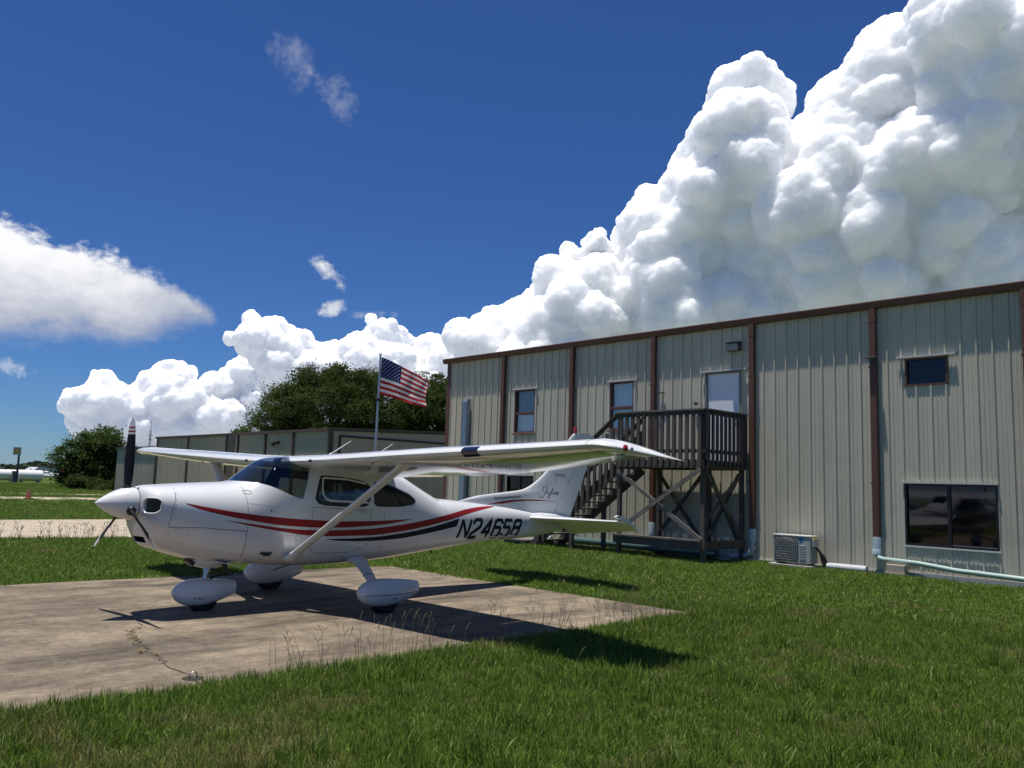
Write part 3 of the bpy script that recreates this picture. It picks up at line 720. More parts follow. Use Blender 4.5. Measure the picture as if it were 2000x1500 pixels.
# ------------------------------------------------------------------ trees and shrubs
def leaf_mat(name, c0, c1, trans=.35):
    m = bpy.data.materials.new(name); m.use_nodes = True; N, L = m.node_tree.nodes, m.node_tree.links; b = N['Principled BSDF']
    tc = N.new('ShaderNodeTexCoord'); n = N.new('ShaderNodeTexNoise'); n.inputs['Scale'].default_value = .9; n.inputs['Detail'].default_value = 4
    n2 = N.new('ShaderNodeTexNoise'); n2.inputs['Scale'].default_value = 14
    L.new(tc.outputs['Object'], n.inputs[0]); L.new(tc.outputs['Object'], n2.inputs[0])
    ad = N.new('ShaderNodeMath'); ad.operation = 'ADD'; L.new(n.outputs[0], ad.inputs[0]); L.new(n2.outputs[0], ad.inputs[1])
    hf = N.new('ShaderNodeMath'); hf.operation = 'MULTIPLY'; hf.inputs[1].default_value = .5; L.new(ad.outputs[0], hf.inputs[0])
    r = N.new('ShaderNodeValToRGB'); r.color_ramp.elements[0].position = .38; r.color_ramp.elements[1].position = .62; r.color_ramp.elements[0].color = (*c0, 1); r.color_ramp.elements[1].color = (*c1, 1)
    L.new(hf.outputs[0], r.inputs[0]); L.new(r.outputs[0], b.inputs['Base Color']); b.inputs['Roughness'].default_value = .75; b.inputs['Specular IOR Level'].default_value = .12
    t = N.new('ShaderNodeBsdfTranslucent'); L.new(r.outputs[0], t.inputs[0]); mx = N.new('ShaderNodeMixShader'); mx.inputs[0].default_value = trans
    L.new(b.outputs[0], mx.inputs[1]); L.new(t.outputs[0], mx.inputs[2]); L.new(mx.outputs[0], N['Material Output'].inputs[0]); return m
M_oak = leaf_mat('oak_leaves', (.020, .038, .009), (.080, .115, .026)); M_mim = leaf_mat('light_leaves', (.030, .055, .012), (.085, .13, .030)); M_bush = leaf_mat('bush_leaves', (.025, .045, .012), (.08, .12, .03))
M_bark = mat('bark', (.07, .058, .045), .95, var=.3, scale=4)
def leaves_mesh(name, cen, size, seed, m, aspect=.55, up=.35):
    rg = np.random.default_rng(seed); n = len(cen)
    nr = rg.normal(size=(n, 3)); nr[:, 2] = np.abs(nr[:, 2]) + up; nr /= np.linalg.norm(nr, axis=1)[:, None]
    t = np.cross(nr, rg.normal(size=(n, 3))); t /= np.linalg.norm(t, axis=1)[:, None] + 1e-9; bt = np.cross(nr, t)
    s = size * rg.uniform(.6, 1.3, n)[:, None]
    v = np.stack([cen - t * s, cen + bt * s * aspect - t * s * .1, cen + t * s, cen - bt * s * aspect - t * s * .1], 1).reshape(-1, 3)
    me = bpy.data.meshes.new(name); me.vertices.add(4 * n); me.vertices.foreach_set('co', v.ravel()); me.loops.add(4 * n); me.polygons.add(n)
    me.loops.foreach_set('vertex_index', np.arange(4 * n)); me.polygons.foreach_set('loop_start', np.arange(n) * 4); me.polygons.foreach_set('loop_total', np.full(n, 4)); me.update(); me.validate()
    me.materials.append(m); return me
def tree(name, label, loc, ells, nclump, per, csig, size, m, seed, trunk_h=4, trunk_r=.35, group=None, cat='tree', limbs=7, shell=.45, ztilt=1.0):
    rg = np.random.default_rng(seed); T_ = empty(name, loc); tag(T_, label, cat, group)
    vol = np.array([e[3] * e[4] * e[5] for e in ells]); pick = rg.choice(len(ells), nclump, p=vol / vol.sum()); cc = []
    for i in pick:
        e = ells[i]; d = rg.normal(size=3); d /= np.linalg.norm(d); r = rg.uniform(shell, 1.0) ** .6; cc.append([e[0] + d[0] * r * e[3], e[1] + d[1] * r * e[4], e[2] + d[2] * r * e[5]])
    cc = np.array(cc); cc[:, 2] = np.maximum(cc[:, 2], .15)
    sig = csig * rg.uniform(.5, 1.4, nclump)
    off = rg.normal(size=(nclump, per, 3)) * sig[:, None, None]; off[..., 2] *= .6
    cen = (cc[:, None, :] + off).reshape(-1, 3); cen[:, 2] = np.maximum(cen[:, 2], .05)
    put(bpy.data.objects.new('crown', leaves_mesh('crown', cen, size, seed, m)), T_)
    if trunk_h:
        rr = random.Random(seed); mb = MB(); p = [Vector((rr.gauss(0, .12) * i * .5, rr.gauss(0, .12) * i * .5, trunk_h * i / 4)) for i in range(5)]; p[0].z = -.1
        mb.tube(p, [trunk_r * (1.3 - .12 * i) for i in range(5)], 9); tr = mb.build('trunk', M_bark, T_, smooth=True)
        for k in range(limbs):
            e = ells[rr.randrange(len(ells))]; tgt = Vector((e[0] + rr.uniform(-.7, .7) * e[3], e[1] + rr.uniform(-.7, .7) * e[4], e[2] + rr.uniform(-.1, .7) * e[5])); a = p[rr.randrange(2, 5)]
            mid = a.lerp(tgt, .5) + Vector((rr.gauss(0, .4), rr.gauss(0, .4), rr.uniform(.2, .9))) * min(1, trunk_r * 2.5)
            mb = MB(); mb.tube([a, a.lerp(mid, .5), mid, mid.lerp(tgt, .5), tgt], [trunk_r * q for q in (.55, .45, .34, .22, .08)], 6); mb.build('limb', M_bark, tr, smooth=True)
    return T_
tree('oak_tree', 'broad dark oak crown rising behind the nearest hangar and the flag', (-49.5, 23.5, 0), [(0, 0, 8.0, 5.0, 5.2, 4.6), (-1.2, -3.8, 7.4, 3.4, 2.8, 3.0), (1.5, 5.5, 8.6, 5.2, 4.6, 3.9), (0.5, 1.8, 11.0, 3.0, 2.4, 1.7), (1.0, 5.2, 11.2, 2.6, 2.2, 1.4), (-.5, -1.6, 10.2, 2.4, 1.8, 1.5), (-1.5, -5.9, 5.2, 2.0, 1.6, 1.7), (-1.0, -5.4, 8.4, 1.5, 1.2, 1.1)], 700, 260, .45, .105, M_oak, 11, 5, .5, limbs=16)
tree('oak_tree', 'dark oak crown partly hidden by the left corner of the tan building', (-46.5, 35.0, 0), [(0, 0, 8.6, 5.5, 5.5, 4.6), (1.0, 4.5, 7.5, 4.5, 4.5, 4.0), (0, -3, 8.0, 3.5, 3.5, 3.5)], 380, 250, .45, .105, M_oak, 12, 5, .45, limbs=12)
tree('small_tree', 'tuft of dark leaves just over the hangar roof left of the big oak', (-56.5, 18.6, 0), [(0, 0, 5.2, 1.1, 1.2, 1.1)], 45, 80, .35, .13, M_oak, 13, 4.2, .12, limbs=4)
tree('bushy_tree', 'feathery green tree with a dark overgrown base left of the airplane nose', (-68.5, 8.6, 0), [(0, .6, 4.5, 2.4, 2.4, 1.5), (0, -1.6, 2.6, 2.0, 1.8, 2.2), (-.4, 1.8, 2.4, 2.2, 2.0, 2.4), (.4, 0, 2.0, 2.2, 2.6, 2.0), (-.2, 1.7, 5.3, 1.5, 1.4, .8)], 300, 95, .42, .13, M_mim, 21, 3.2, .2, limbs=10)
SHR = 'shrubs along the hangar row'
tree('shrub', 'pale green shrub at the left foot of the feathery tree', (-65.6, 6.6, 0), [(0, 0, .75, .85, .85, .75)], 40, 70, .22, .085, M_bush, 31, 0, group=SHR, cat='shrub')
tree('shrub', 'small round shrub in the grass between tree and grey shed', (-64.0, 9.6, 0), [(0, 0, .7, .6, .6, .6)], 26, 60, .2, .08, M_bush, 32, 0, group=SHR, cat='shrub')
tree('shrub', 'small round shrub close to the grey shed wall', (-63.0, 10.7 - 3.2, 0), [(0, 0, .6, .55, .6, .55)], 24, 60, .2, .08, M_bush, 33, 0, group=SHR, cat='shrub')
tree('shrub', 'low dark weeds at the corner of the grey shed nearest the propeller', (-60.2, 7.3, 0), [(0, 0, .35, .8, .5, .35), (-1.6, .2, .3, .9, .4, .3)], 24, 60, .18, .07, M_oak, 34, 0, group=SHR, cat='shrub')
# far wood on the horizon, one mass
rg = np.random.default_rng(77); n = 16000; ang = rg.uniform(-.62, .30, n)
base = np.array([-.985, .172]); perp = np.array([-.172, -.985]); D_ = 640 + rg.uniform(0, 60, n)
along = np.tan(ang) * D_; prof = 6.5 + 1.6 * np.sin(along / 23.) + 1.2 * np.sin(along / 9. + 1) + .9 * np.sin(along / 4.1 + 2)
cz = prof * rg.uniform(0, 1, n) ** .55
cen = np.stack([20 + base[0] * D_ + perp[0] * along, -19 + base[1] * D_ + perp[1] * along, np.maximum(cz, .3)], 1)
wd = put(bpy.data.objects.new('distant_wood', leaves_mesh('distant_wood', cen, 1.5, 78, leaf_mat('far_leaves', (.030, .045, .030), (.055, .075, .042)), aspect=.8))); tag(wd, kind='stuff')

# ------------------------------------------------------------------ far field: tanks, sign, parked planes, cone, mast
M_tank = mat('tank_white', (.78, .78, .76), .35, var=.05); M_grey = mat('grey_metal', (.25, .26, .27), .5)
def tank(y0, y1, x, r, label, z=.95):
    t = empty('fuel_tank', (x, y0, 0)); tag(t, label, 'tank', 'white fuel tanks'); L_ = y1 - y0
    mb = MB(); mb.lathe([(.01, -.18), (r * .6, -.14), (r * .92, -.05), (r, 0), (r, L_), (r * .92, L_ + .05), (r * .6, L_ + .14), (.01, L_ + .18)], 'y', 24, (0, 0, z)); mb.build('shell', M_tank, t, smooth=True)
    for f in (.15, .85): MB().box(-r * .7, r * .7, L_ * f - .12, L_ * f + .12, 0, z - r * .6).build('saddle', M_grey, t)
    mb = MB(); mb.tube([(0, L_ * .5, z + r - .02), (0, L_ * .5, z + r + .25)], .08, 8); mb.build('vent', M_grey, t)
tank(7.3, 11.3, -106.6, .72, 'white horizontal fuel tank at the left edge of the photo, left of the sign pole')
tank(12.0, 14.9, -109.0, .74, 'white horizontal fuel tank right of the sign pole')
SG = empty('pole_sign', (-104.6, 10.6, 0)); tag(SG, 'small square fuel sign with yellow shell emblem on a dark pole', 'sign')
MB().box(-.07, .07, .12, .34, 0, 3.75).build('pole', mat('pole_navy', (.02, .03, .06), .5), SG)
MB().box(-.08, .08, -.50, .42, 3.62, 4.62).build('panel', mat('sign_grey', (.55, .50, .46), .5), SG)
mb = MB(); c = (-.04, 4.14); pts = [(.088, c[0], 3.84)] + [(.088, c[0] + .34 * math.cos(t), 4.04 + .40 * math.sin(t)) for t in np.linspace(-.35, math.pi + .35, 15)]
mb.add(pts, [(0, i, i + 1) for i in range(1, 15)]); em = mb.build('emblem_border', mat('sign_red', (.60, .10, .05), .5), SG, fix=False)
mb = MB(); pts = [(.094, c[0], 3.90)] + [(.094, c[0] + .27 * math.cos(t), 4.05 + .32 * math.sin(t)) for t in np.linspace(-.3, math.pi + .3, 15)]
mb.add(pts, [(0, i, i + 1) for i in range(1, 15)]); mb.build('emblem', mat('sign_yellow', (.85, .55, .08), .5), SG, fix=False)
mb = MB(); mb.box(-.9, -.3, -.2, .4, 0, 1.5); mb.box(-.5, -.4, .2, .32, 1.5, 1.75); mb.build('pump_cabinet', mat('cabinet_grey', (.16, .15, .16), .6), SG)
CN = empty('traffic_cone', (-34.9, -5.05, .02)); tag(CN, 'faded orange traffic cone standing on the far taxi lane', 'cone')
M_cone = mat('cone_orange', (.20, .050, .026), .7, var=.2)
mb = MB(); mb.lathe([(.17, .04), (.135, .12), (.03, .64), (.018, .66)], 'z', 18); mb.build('cone_body', M_cone, CN, smooth=True)
MB().box(-.22, .22, -.22, .22, 0, .04).build('cone_base', mat('cone_base', (.16, .06, .035), .8), CN, bevel=.01)
mb = MB(); mb.lathe([(.088, .37), (.066, .48)], 'z', 18); mb.build('cone_band', mat('cone_band', (.30, .17, .12), .7), CN, smooth=True)
mb = MB(); mb.tube([(0, .10, 0), (0, .16, .65), (.02, .2, .78)], .012, 5); mb.build('whip', mat('straw', (.2, .17, .08), .9), CN)
MS = empty('radio_mast', (-129.9, 37.0, 0)); tag(MS, 'thin lattice radio mast far behind the hangars', 'mast')
for a in range(3):
    t = a * 2.094; MB().tube([(.25 * math.cos(t), .25 * math.sin(t), 0), (.12 * math.cos(t), .12 * math.sin(t), 9.3)], .05, 5).build('leg', M_grey, MS)
mb = MB()
for k in range(12):
    z = k * .76; r = .25 - .13 * z / 9.3; mb.tube([(r * math.cos(a * 2.094), r * math.sin(a * 2.094), z + (.38 if a % 2 else 0)) for a in range(4)], .03, 4)
tag(mb.build('bracing', M_grey, MS), kind='stuff'); mb = MB(); mb.tube([(0, 0, 9.2), (0, 0, 11.2)], .04, 5); mb.build('aerial', M_grey, MS)
for dz in (8.4, 7.6): MB().box(-.3, .3, -.4, .4, dz, dz + .06).build('antenna_panel', M_grey, MS)
FH = empty('far_hangar', (-231.5, 45.0, 0)); tag(FH, 'distant grey hangar with pale roof beyond the parked planes', 'hangar')
MB().box(-8, 0, 0, 6.6, 0, 1.7).build('wall', mat('far_grey', (.14, .15, .16), .7), FH)
mb = MB(); mb.add([(.4, -.3, 1.7), (.4, 6.9, 1.7), (.4, 6.2, 2.35), (.4, .9, 2.55), (-8.4, -.3, 1.7), (-8.4, 6.9, 1.7), (-8.4, 6.2, 2.35), (-8.4, .9, 2.55)], [(0, 1, 2, 3), (4, 5, 6, 7), (3, 2, 6, 7), (0, 3, 7, 4), (1, 2, 6, 5)]); mb.build('roof', M_roofw, FH)
FH2 = empty('far_hangar', (-236, 33.5, 0)); tag(FH2, 'distant low white roofed hangar at the left edge behind the fuel tanks', 'hangar')
MB().box(-8, 0, 0, 5, 0, 2.0).build('wall', MATS['far_grey'], FH2); MB().box(-8.3, .3, -.4, 5.4, 2.0, 2.3).build('roof', M_roofw, FH2)
def parked(loc, rz, label, colm):
    p = empty('parked_plane', loc, rz); tag(p, label, 'airplane', 'planes parked far off')
    secs = [[(x, w * math.cos(t), z + h * math.sin(t)) for t in np.linspace(0, 2 * math.pi, 11)[:-1]] for x, w, h, z in ((2.0, .1, .1, .85), (1.6, .35, .3, .85), (.6, .5, .5, .95), (-.4, .5, .6, 1.05), (-1.6, .3, .35, .95), (-4.0, .06, .12, 1.05))]
    mb = MB(); mb.loft(secs); mb.build('fuselage', M_tank, p, smooth=True)
    mb = MB(); mb.add([(.7, -4.6, .95), (-.6, -4.6, .95), (-.8, 0, .72), (.9, 0, .72), (.9, 0, .6), (-.8, 0, .6), (-.6, -4.6, .90), (.7, -4.6, .90)], [(0, 1, 2, 3), (7, 6, 5, 4), (0, 3, 4, 7), (1, 2, 5, 6), (0, 1, 6, 7)])
    mb.add([(.7, 4.6, .95), (-.6, 4.6, .95), (-.8, 0, .72), (.9, 0, .72), (.9, 0, .6), (-.8, 0, .6), (-.6, 4.6, .90), (.7, 4.6, .90)], [(0, 1, 2, 3), (7, 6, 5, 4), (0, 3, 4, 7), (1, 2, 5, 6), (0, 1, 6, 7)]); mb.build('wing', M_tank, p)
    mb = MB(); mb.add([(-3.0, .04, 1.1), (-4.1, .04, 1.1), (-4.3, .03, 2.1), (-3.8, .03, 2.1), (-3.0, -.04, 1.1), (-4.1, -.04, 1.1), (-4.3, -.03, 2.1), (-3.8, -.03, 2.1)], [(0, 1, 2, 3), (7, 6, 5, 4), (0, 4, 5, 1), (1, 5, 6, 2), (2, 6, 7, 3), (3, 7, 4, 0)]); mb.build('fin', colm, p)
    mb = MB(); mb.box(-4.1, -3.3, -1.6, 1.6, 1.05, 1.10); mb.build('tailplane', M_tank, p)
    MB().box(-.9, .6, -.46, .46, 1.2, 1.5).build('canopy', M_grey, p, bevel=.1)
    for (x, y) in ((1.3, 0), (-.2, 1.2), (-.2, -1.2)): MB().lathe([(.2, -.06), (.2, .06)], 'y', 10, (x, y, .2)).build('wheel', M_dark, p)
    for (x, y) in ((1.3, 0), (-.2, 1.2), (-.2, -1.2)): MB().tube([(x, y, .2), (x, y * .8, .75)], .04, 5).build('gear_leg', M_grey, p)
parked((-146, 25.0, 0), math.radians(-60), 'parked white low wing plane with red tail farthest among the far parked planes', mat('tail_red', (.25, .05, .04), .5))
parked((-140, 26.8, 0), math.radians(-45), 'parked white low wing plane beside the right end of the fuel tank', M_tank)
parked((-133, 26.5, 0), math.radians(-50), 'parked pale blue tailed plane half hidden by the feathery tree', mat('tail_blue', (.20, .30, .42), .5))

# ------------------------------------------------------------------ flagpole and flag
FPX_, FPY_ = -3.82, -2.36
FP = empty('flagpole', (FPX_, FPY_, 0)); tag(FP, 'slim grey flagpole with a ball finial near the building corner', 'flagpole')
M_pole = mat('pole_aluminium', (.42, .45, .48), .35, metal=.8)
mb = MB(); mb.tube([(0, 0, 0), (0, 0, 3), (0, 0, 6.02)], [.045, .04, .03], 14); mb.build('pole', M_pole, FP, smooth=True)
mb = MB(); mb.lathe([(.001, 6.01), (.035, 6.03), (.05, 6.07), (.035, 6.11), (.001, 6.13)], 'z', 14); mb.build('finial', M_pole, FP, smooth=True)
MB().box(-.06, .06, -.06, .02, 4.42, 4.52).build('cleat', M_dark, FP)
mb = MB(); mb.tube([(.05, .0, 1.2), (.055, .01, 5.98)], .006, 5); mb.build('halyard', mat('rope', (.5, .5, .48), .8), FP)
FL = empty('flag', (FPX_, FPY_, 4.5)); tag(FL, 'red white and blue striped flag with stars flying from the flagpole', 'flag')
def cloth(name, r, g, b):
    m = bpy.data.materials.new(name); m.use_nodes = True; N, L = m.node_tree.nodes, m.node_tree.links; p = N['Principled BSDF']; p.inputs['Base Color'].default_value = (r, g, b, 1); p.inputs['Roughness'].default_value = .75; p.inputs['Specular IOR Level'].default_value = .2
    t = N.new('ShaderNodeBsdfTranslucent'); t.inputs[0].default_value = (r, g, b, 1); mx = N.new('ShaderNodeMixShader'); mx.inputs[0].default_value = .45; L.new(p.outputs[0], mx.inputs[1]); L.new(t.outputs[0], mx.inputs[2]); L.new(mx.outputs[0], N['Material Output'].inputs[0]); return m
FM = [cloth('flag_red', .50, .025, .035), cloth('flag_white', .80, .80, .80), cloth('flag_blue', .022, .032, .13)]
HO, FLY = 1.30, 1.90; hdir = Vector((.694, .719, 0)).normalized(); ndir = Vector((.719, -.694, 0))
def flag_p(s, t):
    """s along the fly 0..1, t down the hoist 0..1"""
    x = .05 + s * 1.66; sag = .80 * s ** 1.15 - .16 * s * t * (1 - .3 * s)
    z = 1.46 - t * HO * (1 - .22 * s) - sag - .05 * math.sin(math.pi * s) * t
    fold = .10 * math.exp(-((t - .72 - .18 * s) / .10) ** 2) * smoothstep(.25, .6, s)
    w = .13 * s ** .6 * math.sin(5.2 * s * 1.6 - 2.6 * t + .6) + .05 * math.sin(11 * s + 5 * t) * s - fold
    x += .05 * math.sin(2.5 * t + 3 * s) * s
    return hdir * x + ndir * w + Vector((0, 0, z))
nx, nz = 78, 52; v = []; f = []; mi = []
for j in range(nz + 1):
    for i in range(nx + 1): v.append(flag_p(i / nx, j / nz))
for j in range(nz):
    st = j // 4
    for i in range(nx):
        f.append((j * (nx + 1) + i, j * (nx + 1) + i + 1, (j + 1) * (nx + 1) + i + 1, (j + 1) * (nx + 1) + i)); mi.append(2 if (st < 7 and i < nx * .40) else st % 2)
mb = MB(); mb.add(v, f); mb.mi = mi; mb.build('flag_cloth', FM, FL, smooth=True, angle=180, fix=False)
def star(s0, t0, side):
    mb = MB(); pts = []; n_ = (flag_p(s0 + .01, t0) - flag_p(s0, t0)).cross(flag_p(s0, t0 + .01) - flag_p(s0, t0)).normalized() * (.005 * side)
    for k in range(10):
        a = math.pi / 2 + k * math.pi / 5; r = .030 if k % 2 == 0 else .0125; pts.append(flag_p(s0 + r * math.cos(a) / FLY, t0 - r * math.sin(a) / HO) + n_)
    pts.append(flag_p(s0, t0) + n_); mb.add(pts, [(k, (k + 1) % 10, 10) for k in range(10)]); mb.build('star', FM[1], FL, fix=False)
for r in range(9):
    for c in range(6 if r % 2 == 0 else 5):
        s0 = .40 * (1 + 2 * c + (r % 2)) / 12; t0 = (7 / 13) * (r + 1) / 10
        for sd in (1, -1): star(s0, t0, sd)
# ------------------------------------------------------------------ airplane
PL = empty('airplane', (9.8744, -15.5977, 0), -1.52428)
tag(PL, 'white high wing propeller airplane with red and navy stripes parked on the concrete pad', 'airplane')

M_white = mat('aircraft_white_paint', (0.67, 0.67, 0.665), 0.22, spec=0.5, coat=0.6, var=0.03, scale=2.0, dirt=(0.55, 0.52, 0.46), dirt_scale=1.2, dirt_amt=0.16)
M_wing = mat('aircraft_wing_paint', (0.72, 0.72, 0.70), 0.13, spec=0.5, coat=0.8, var=0.02, bump=0.02, bscale=2.2)
M_red = mat('aircraft_red_stripe', (0.27, 0.014, 0.017), 0.4, spec=.25)
M_navy = mat('aircraft_navy_stripe', (0.007, 0.009, 0.020), 0.45, spec=.2)
M_seam = mat('aircraft_panel_seam', (0.10, 0.10, 0.10), 0.6)
M_rubber = mat('tyre_rubber', (0.012, 0.012, 0.012), 0.75)
M_inter = mat('cabin_trim', (0.06, 0.06, 0.065), 0.8)
M_seat = mat('seat_fabric', (0.045, 0.047, 0.055), 0.85, var=.2, scale=20)
M_glass = pane_mat('cabin_glass', (.66, .70, .73), 1.45)
M_lens_red = mat('red_lens', (0.35, 0.01, 0.01), 0.1, coat=1.0)
M_lens_dark = mat('landing_light_lens', (0.012, 0.016, 0.035), 0.05, coat=1.0)

def A(X, y, Z): return (-X, y, Z)
def Av(p): return (-p[0], p[1], p[2])

def pchip(xs, ys, x):
    xs = np.asarray(xs, float); ys = np.asarray(ys, float); h = np.diff(xs); d = np.diff(ys) / h
    m = np.zeros_like(xs); m[0] = d[0]; m[-1] = d[-1]
    for i in range(1, len(xs) - 1):
        if d[i - 1] * d[i] > 0:
            w1 = 2 * h[i] + h[i - 1]; w2 = h[i] + 2 * h[i - 1]
            m[i] = (w1 + w2) / (w1 / d[i - 1] + w2 / d[i])
    x = np.asarray(x, float); k = np.clip(np.searchsorted(xs, x) - 1, 0, len(xs) - 2)
    t = (x - xs[k]) / h[k]
    return ((2 * t**3 - 3 * t**2 + 1) * ys[k] + (t**3 - 2 * t**2 + t) * h[k] * m[k] + (-2 * t**3 + 3 * t**2) * ys[k + 1] + (t**3 - t**2) * h[k] * m[k + 1])

#        X     zb    zt    zc    w     nb   nt
ST = [(0.440, 1.130, 1.500, 1.335, 0.205, 2.0, 2.0),
      (0.455, 1.080, 1.520, 1.335, 0.290, 2.0, 2.1),
      (0.490, 0.980, 1.535, 1.330, 0.375, 2.0, 2.3),
      (0.560, 0.850, 1.550, 1.315, 0.435, 2.1, 2.5),
      (0.700, 0.795, 1.562, 1.280, 0.475, 2.2, 2.5),
      (1.000, 0.700, 1.585, 1.210, 0.512, 2.4, 2.5),
      (1.300, 0.640, 1.603, 1.160, 0.535, 2.6, 2.5),
      (1.600, 0.605, 1.625, 1.140, 0.548, 2.8, 2.5),
      (1.680, 0.600, 1.648, 1.140, 0.551, 2.9, 2.5),
      (1.800, 0.595, 1.725, 1.140, 0.555, 2.9, 2.55),
      (1.950, 0.582, 1.835, 1.140, 0.559, 3.0, 2.65),
      (2.100, 0.565, 1.925, 1.140, 0.562, 3.0, 2.9),
      (2.250, 0.552, 1.962, 1.140, 0.564, 3.0, 3.2),
      (2.500, 0.535, 1.975, 1.140, 0.566, 3.0, 3.5),
      (3.000, 0.528, 1.985, 1.130, 0.566, 3.0, 3.6),
      (3.500, 0.535, 1.970, 1.120, 0.556, 2.9, 3.5),
      (3.900, 0.553, 1.915, 1.110, 0.532, 2.8, 3.2),
      (4.200, 0.575, 1.820, 1.100, 0.505, 2.7, 2.9),
      (4.500, 0.600, 1.690, 1.090, 0.470, 2.6, 2.6),
      (4.800, 0.628, 1.555, 1.080, 0.430, 2.6, 2.4),
      (5.080, 0.652, 1.450, 1.070, 0.392, 2.5, 2.3),
      (5.400, 0.680, 1.428, 1.065, 0.350, 2.5, 2.3),
      (6.000, 0.728, 1.380, 1.060, 0.280, 2.4, 2.3),
      (6.700, 0.765, 1.315, 1.055, 0.205, 2.4, 2.3),
      (7.300, 0.792, 1.245, 1.045, 0.148, 2.3, 2.3),
      (7.800, 0.842, 1.190, 1.030, 0.105, 2.2, 2.2),
      (8.250, 0.915, 1.150, 1.030, 0.065, 2.0, 2.0),
      (8.420, 0.985, 1.120, 1.050, 0.030, 2.0, 2.0)]
ST = np.array(ST)
def fus_section(X, n=64):
    zb, zt, zc, w, nb, nt_ = [float(pchip(ST[:, 0], ST[:, k], X)) for k in range(1, 7)]
    out = []
    for k in range(n):
        t = 2 * math.pi * (k + .5) / n; c, s_ = math.cos(t), math.sin(t)
        e = nt_ if s_ > 0 else nb
        y = w * math.copysign(abs(c) ** (2 / e), c)
        z = zc + ((zt - zc) if s_ > 0 else (zc - zb)) * math.copysign(abs(s_) ** (2 / e), s_)
        out.append(A(X, y, z))
    return out
FXS = sorted(set([round(x, 4) for x in list(np.linspace(.44, .7, 14)) + list(np.linspace(.7, 1.6, 14)) + list(np.linspace(1.6, 2.6, 26)) + list(np.linspace(2.6, 5.2, 36)) + list(np.linspace(5.2, 8.42, 30))]))
_fm = MB(); _fm.loft([fus_section(x) for x in FXS])
_me = bpy.data.meshes.new('fus_outer'); _me.from_pydata(_fm.v, [], _fm.f)
_bm = bmesh.new(); _bm.from_mesh(_me); bmesh.ops.recalc_face_normals(_bm, faces=_bm.faces); _bm.to_mesh(_me)
FUS_BVH = BVHTree.FromBMesh(_bm); _bm.free()

WINDSHIELD = [(1.63, 1.632), (1.72, 1.628), (1.82, 1.612), (1.92, 1.585), (2.05, 1.535), (2.18, 1.478), (2.28, 1.442), (2.372, 1.425),
              (2.41, 1.55), (2.465, 1.72), (2.50, 1.815), (2.43, 1.86), (2.36, 1.885), (2.34, 2.15), (1.45, 2.15), (1.45, 1.66)]
DOORWIN = [(2.655, 1.728), (2.86, 1.722), (3.08, 1.706), (3.26, 1.685), (3.39, 1.655), (3.455, 1.60), (3.47, 1.535), (3.455, 1.43), (3.42, 1.36), (3.36, 1.336),
           (3.0, 1.338), (2.70, 1.352), (2.61, 1.372), (2.565, 1.425), (2.585, 1.53), (2.62, 1.66)]
REARWIN = [(3.535, 1.665), (3.70, 1.652), (3.90, 1.615), (4.08, 1.555), (4.22, 1.49), (4.335, 1.42), (4.34, 1.40), (4.29, 1.362), (4.08, 1.336),
           (3.80, 1.330), (3.58, 1.335), (3.53, 1.37), (3.525, 1.50)]
BACKWIN = [(4.20, 1.77), (4.75, 1.53), (4.85, 1.72), (4.30, 1.96)]

def prism(poly, y0, y1):
    n = len(poly)
    return MB().add([A(x, y0, z) for x, z in poly] + [A(x, y1, z) for x, z in poly],
                    [tuple(range(n)), tuple(range(2 * n - 1, n - 1, -1))] + [(i, (i + 1) % n, n + (i + 1) % n, n + i) for i in range(n)])
def prismX(poly, x0, x1):   # poly in (y,z)
    n = len(poly)
    return MB().add([A(x0, y, z) for y, z in poly] + [A(x1, y, z) for y, z in poly],
                    [tuple(range(n)), tuple(range(2 * n - 1, n - 1, -1))] + [(i, (i + 1) % n, n + (i + 1) % n, n + i) for i in range(n)])
def rrect(y0, y1, z0, z1, r, n=5):
    out = []
    for cy, cz, a0 in ((y1 - r, z1 - r, 0), (y0 + r, z1 - r, 90), (y0 + r, z0 + r, 180), (y1 - r, z0 + r, 270)):
        for i in range(n):
            a = math.radians(a0 + 90 * i / (n - 1)); out.append((cy + r * math.cos(a), cz + r * math.sin(a)))
    return out
def tmp_obj(mb, name='tmp'):
    me = bpy.data.meshes.new(name); me.from_pydata(mb.v, [], mb.f)
    bm = bmesh.new(); bm.from_mesh(me); bmesh.ops.recalc_face_normals(bm, faces=bm.faces); bm.to_mesh(me); bm.free()
    o = bpy.data.objects.new(name, me); COL.objects.link(o); return o
def bake(o):
    dg = bpy.context.evaluated_depsgraph_get()
    return bpy.data.meshes.new_from_object(o.evaluated_get(dg))
def solid_fus(th, inner):
    o = bpy.data.objects.new('tmp_f', _me.copy()); COL.objects.link(o)
    o.data.materials.append(M_white); o.data.materials.append(M_inter)
    s = o.modifiers.new('s', 'SOLIDIFY'); s.thickness = th; s.offset = -1
    if inner: s.material_offset = 1; s.material_offset_rim = 1
    return o
cut_side = MB()
cut_list = [prism(WINDSHIELD, -1, 1), prism(DOORWIN, -1, 1), prism(REARWIN, -1, 1), prism(BACKWIN, -.36, .36)]
hole_list = [prismX(rrect(.265, .44, 1.235, 1.408, .055), .2, .62), prismX(rrect(-.44, -.265, 1.235, 1.408, .055), .2, .62), prismX(rrect(-.17, .17, .885, .955, .02), .2, .66)]
def bool_with(o, cutters, op):
    tmp = []
    for c in cutters:
        k = tmp_obj(c); tmp.append(k)
        b = o.modifiers.new('b', 'BOOLEAN'); b.operation = op; b.object = k; b.solver = 'EXACT'
    me = bake(o)
    for k in tmp: bpy.data.objects.remove(k)
    return me
_f = solid_fus(.02, True)
fus_me = bool_with(_f, cut_list + hole_list, 'DIFFERENCE')
bpy.data.objects.remove(_f)
fus_me.name = 'fuselage'
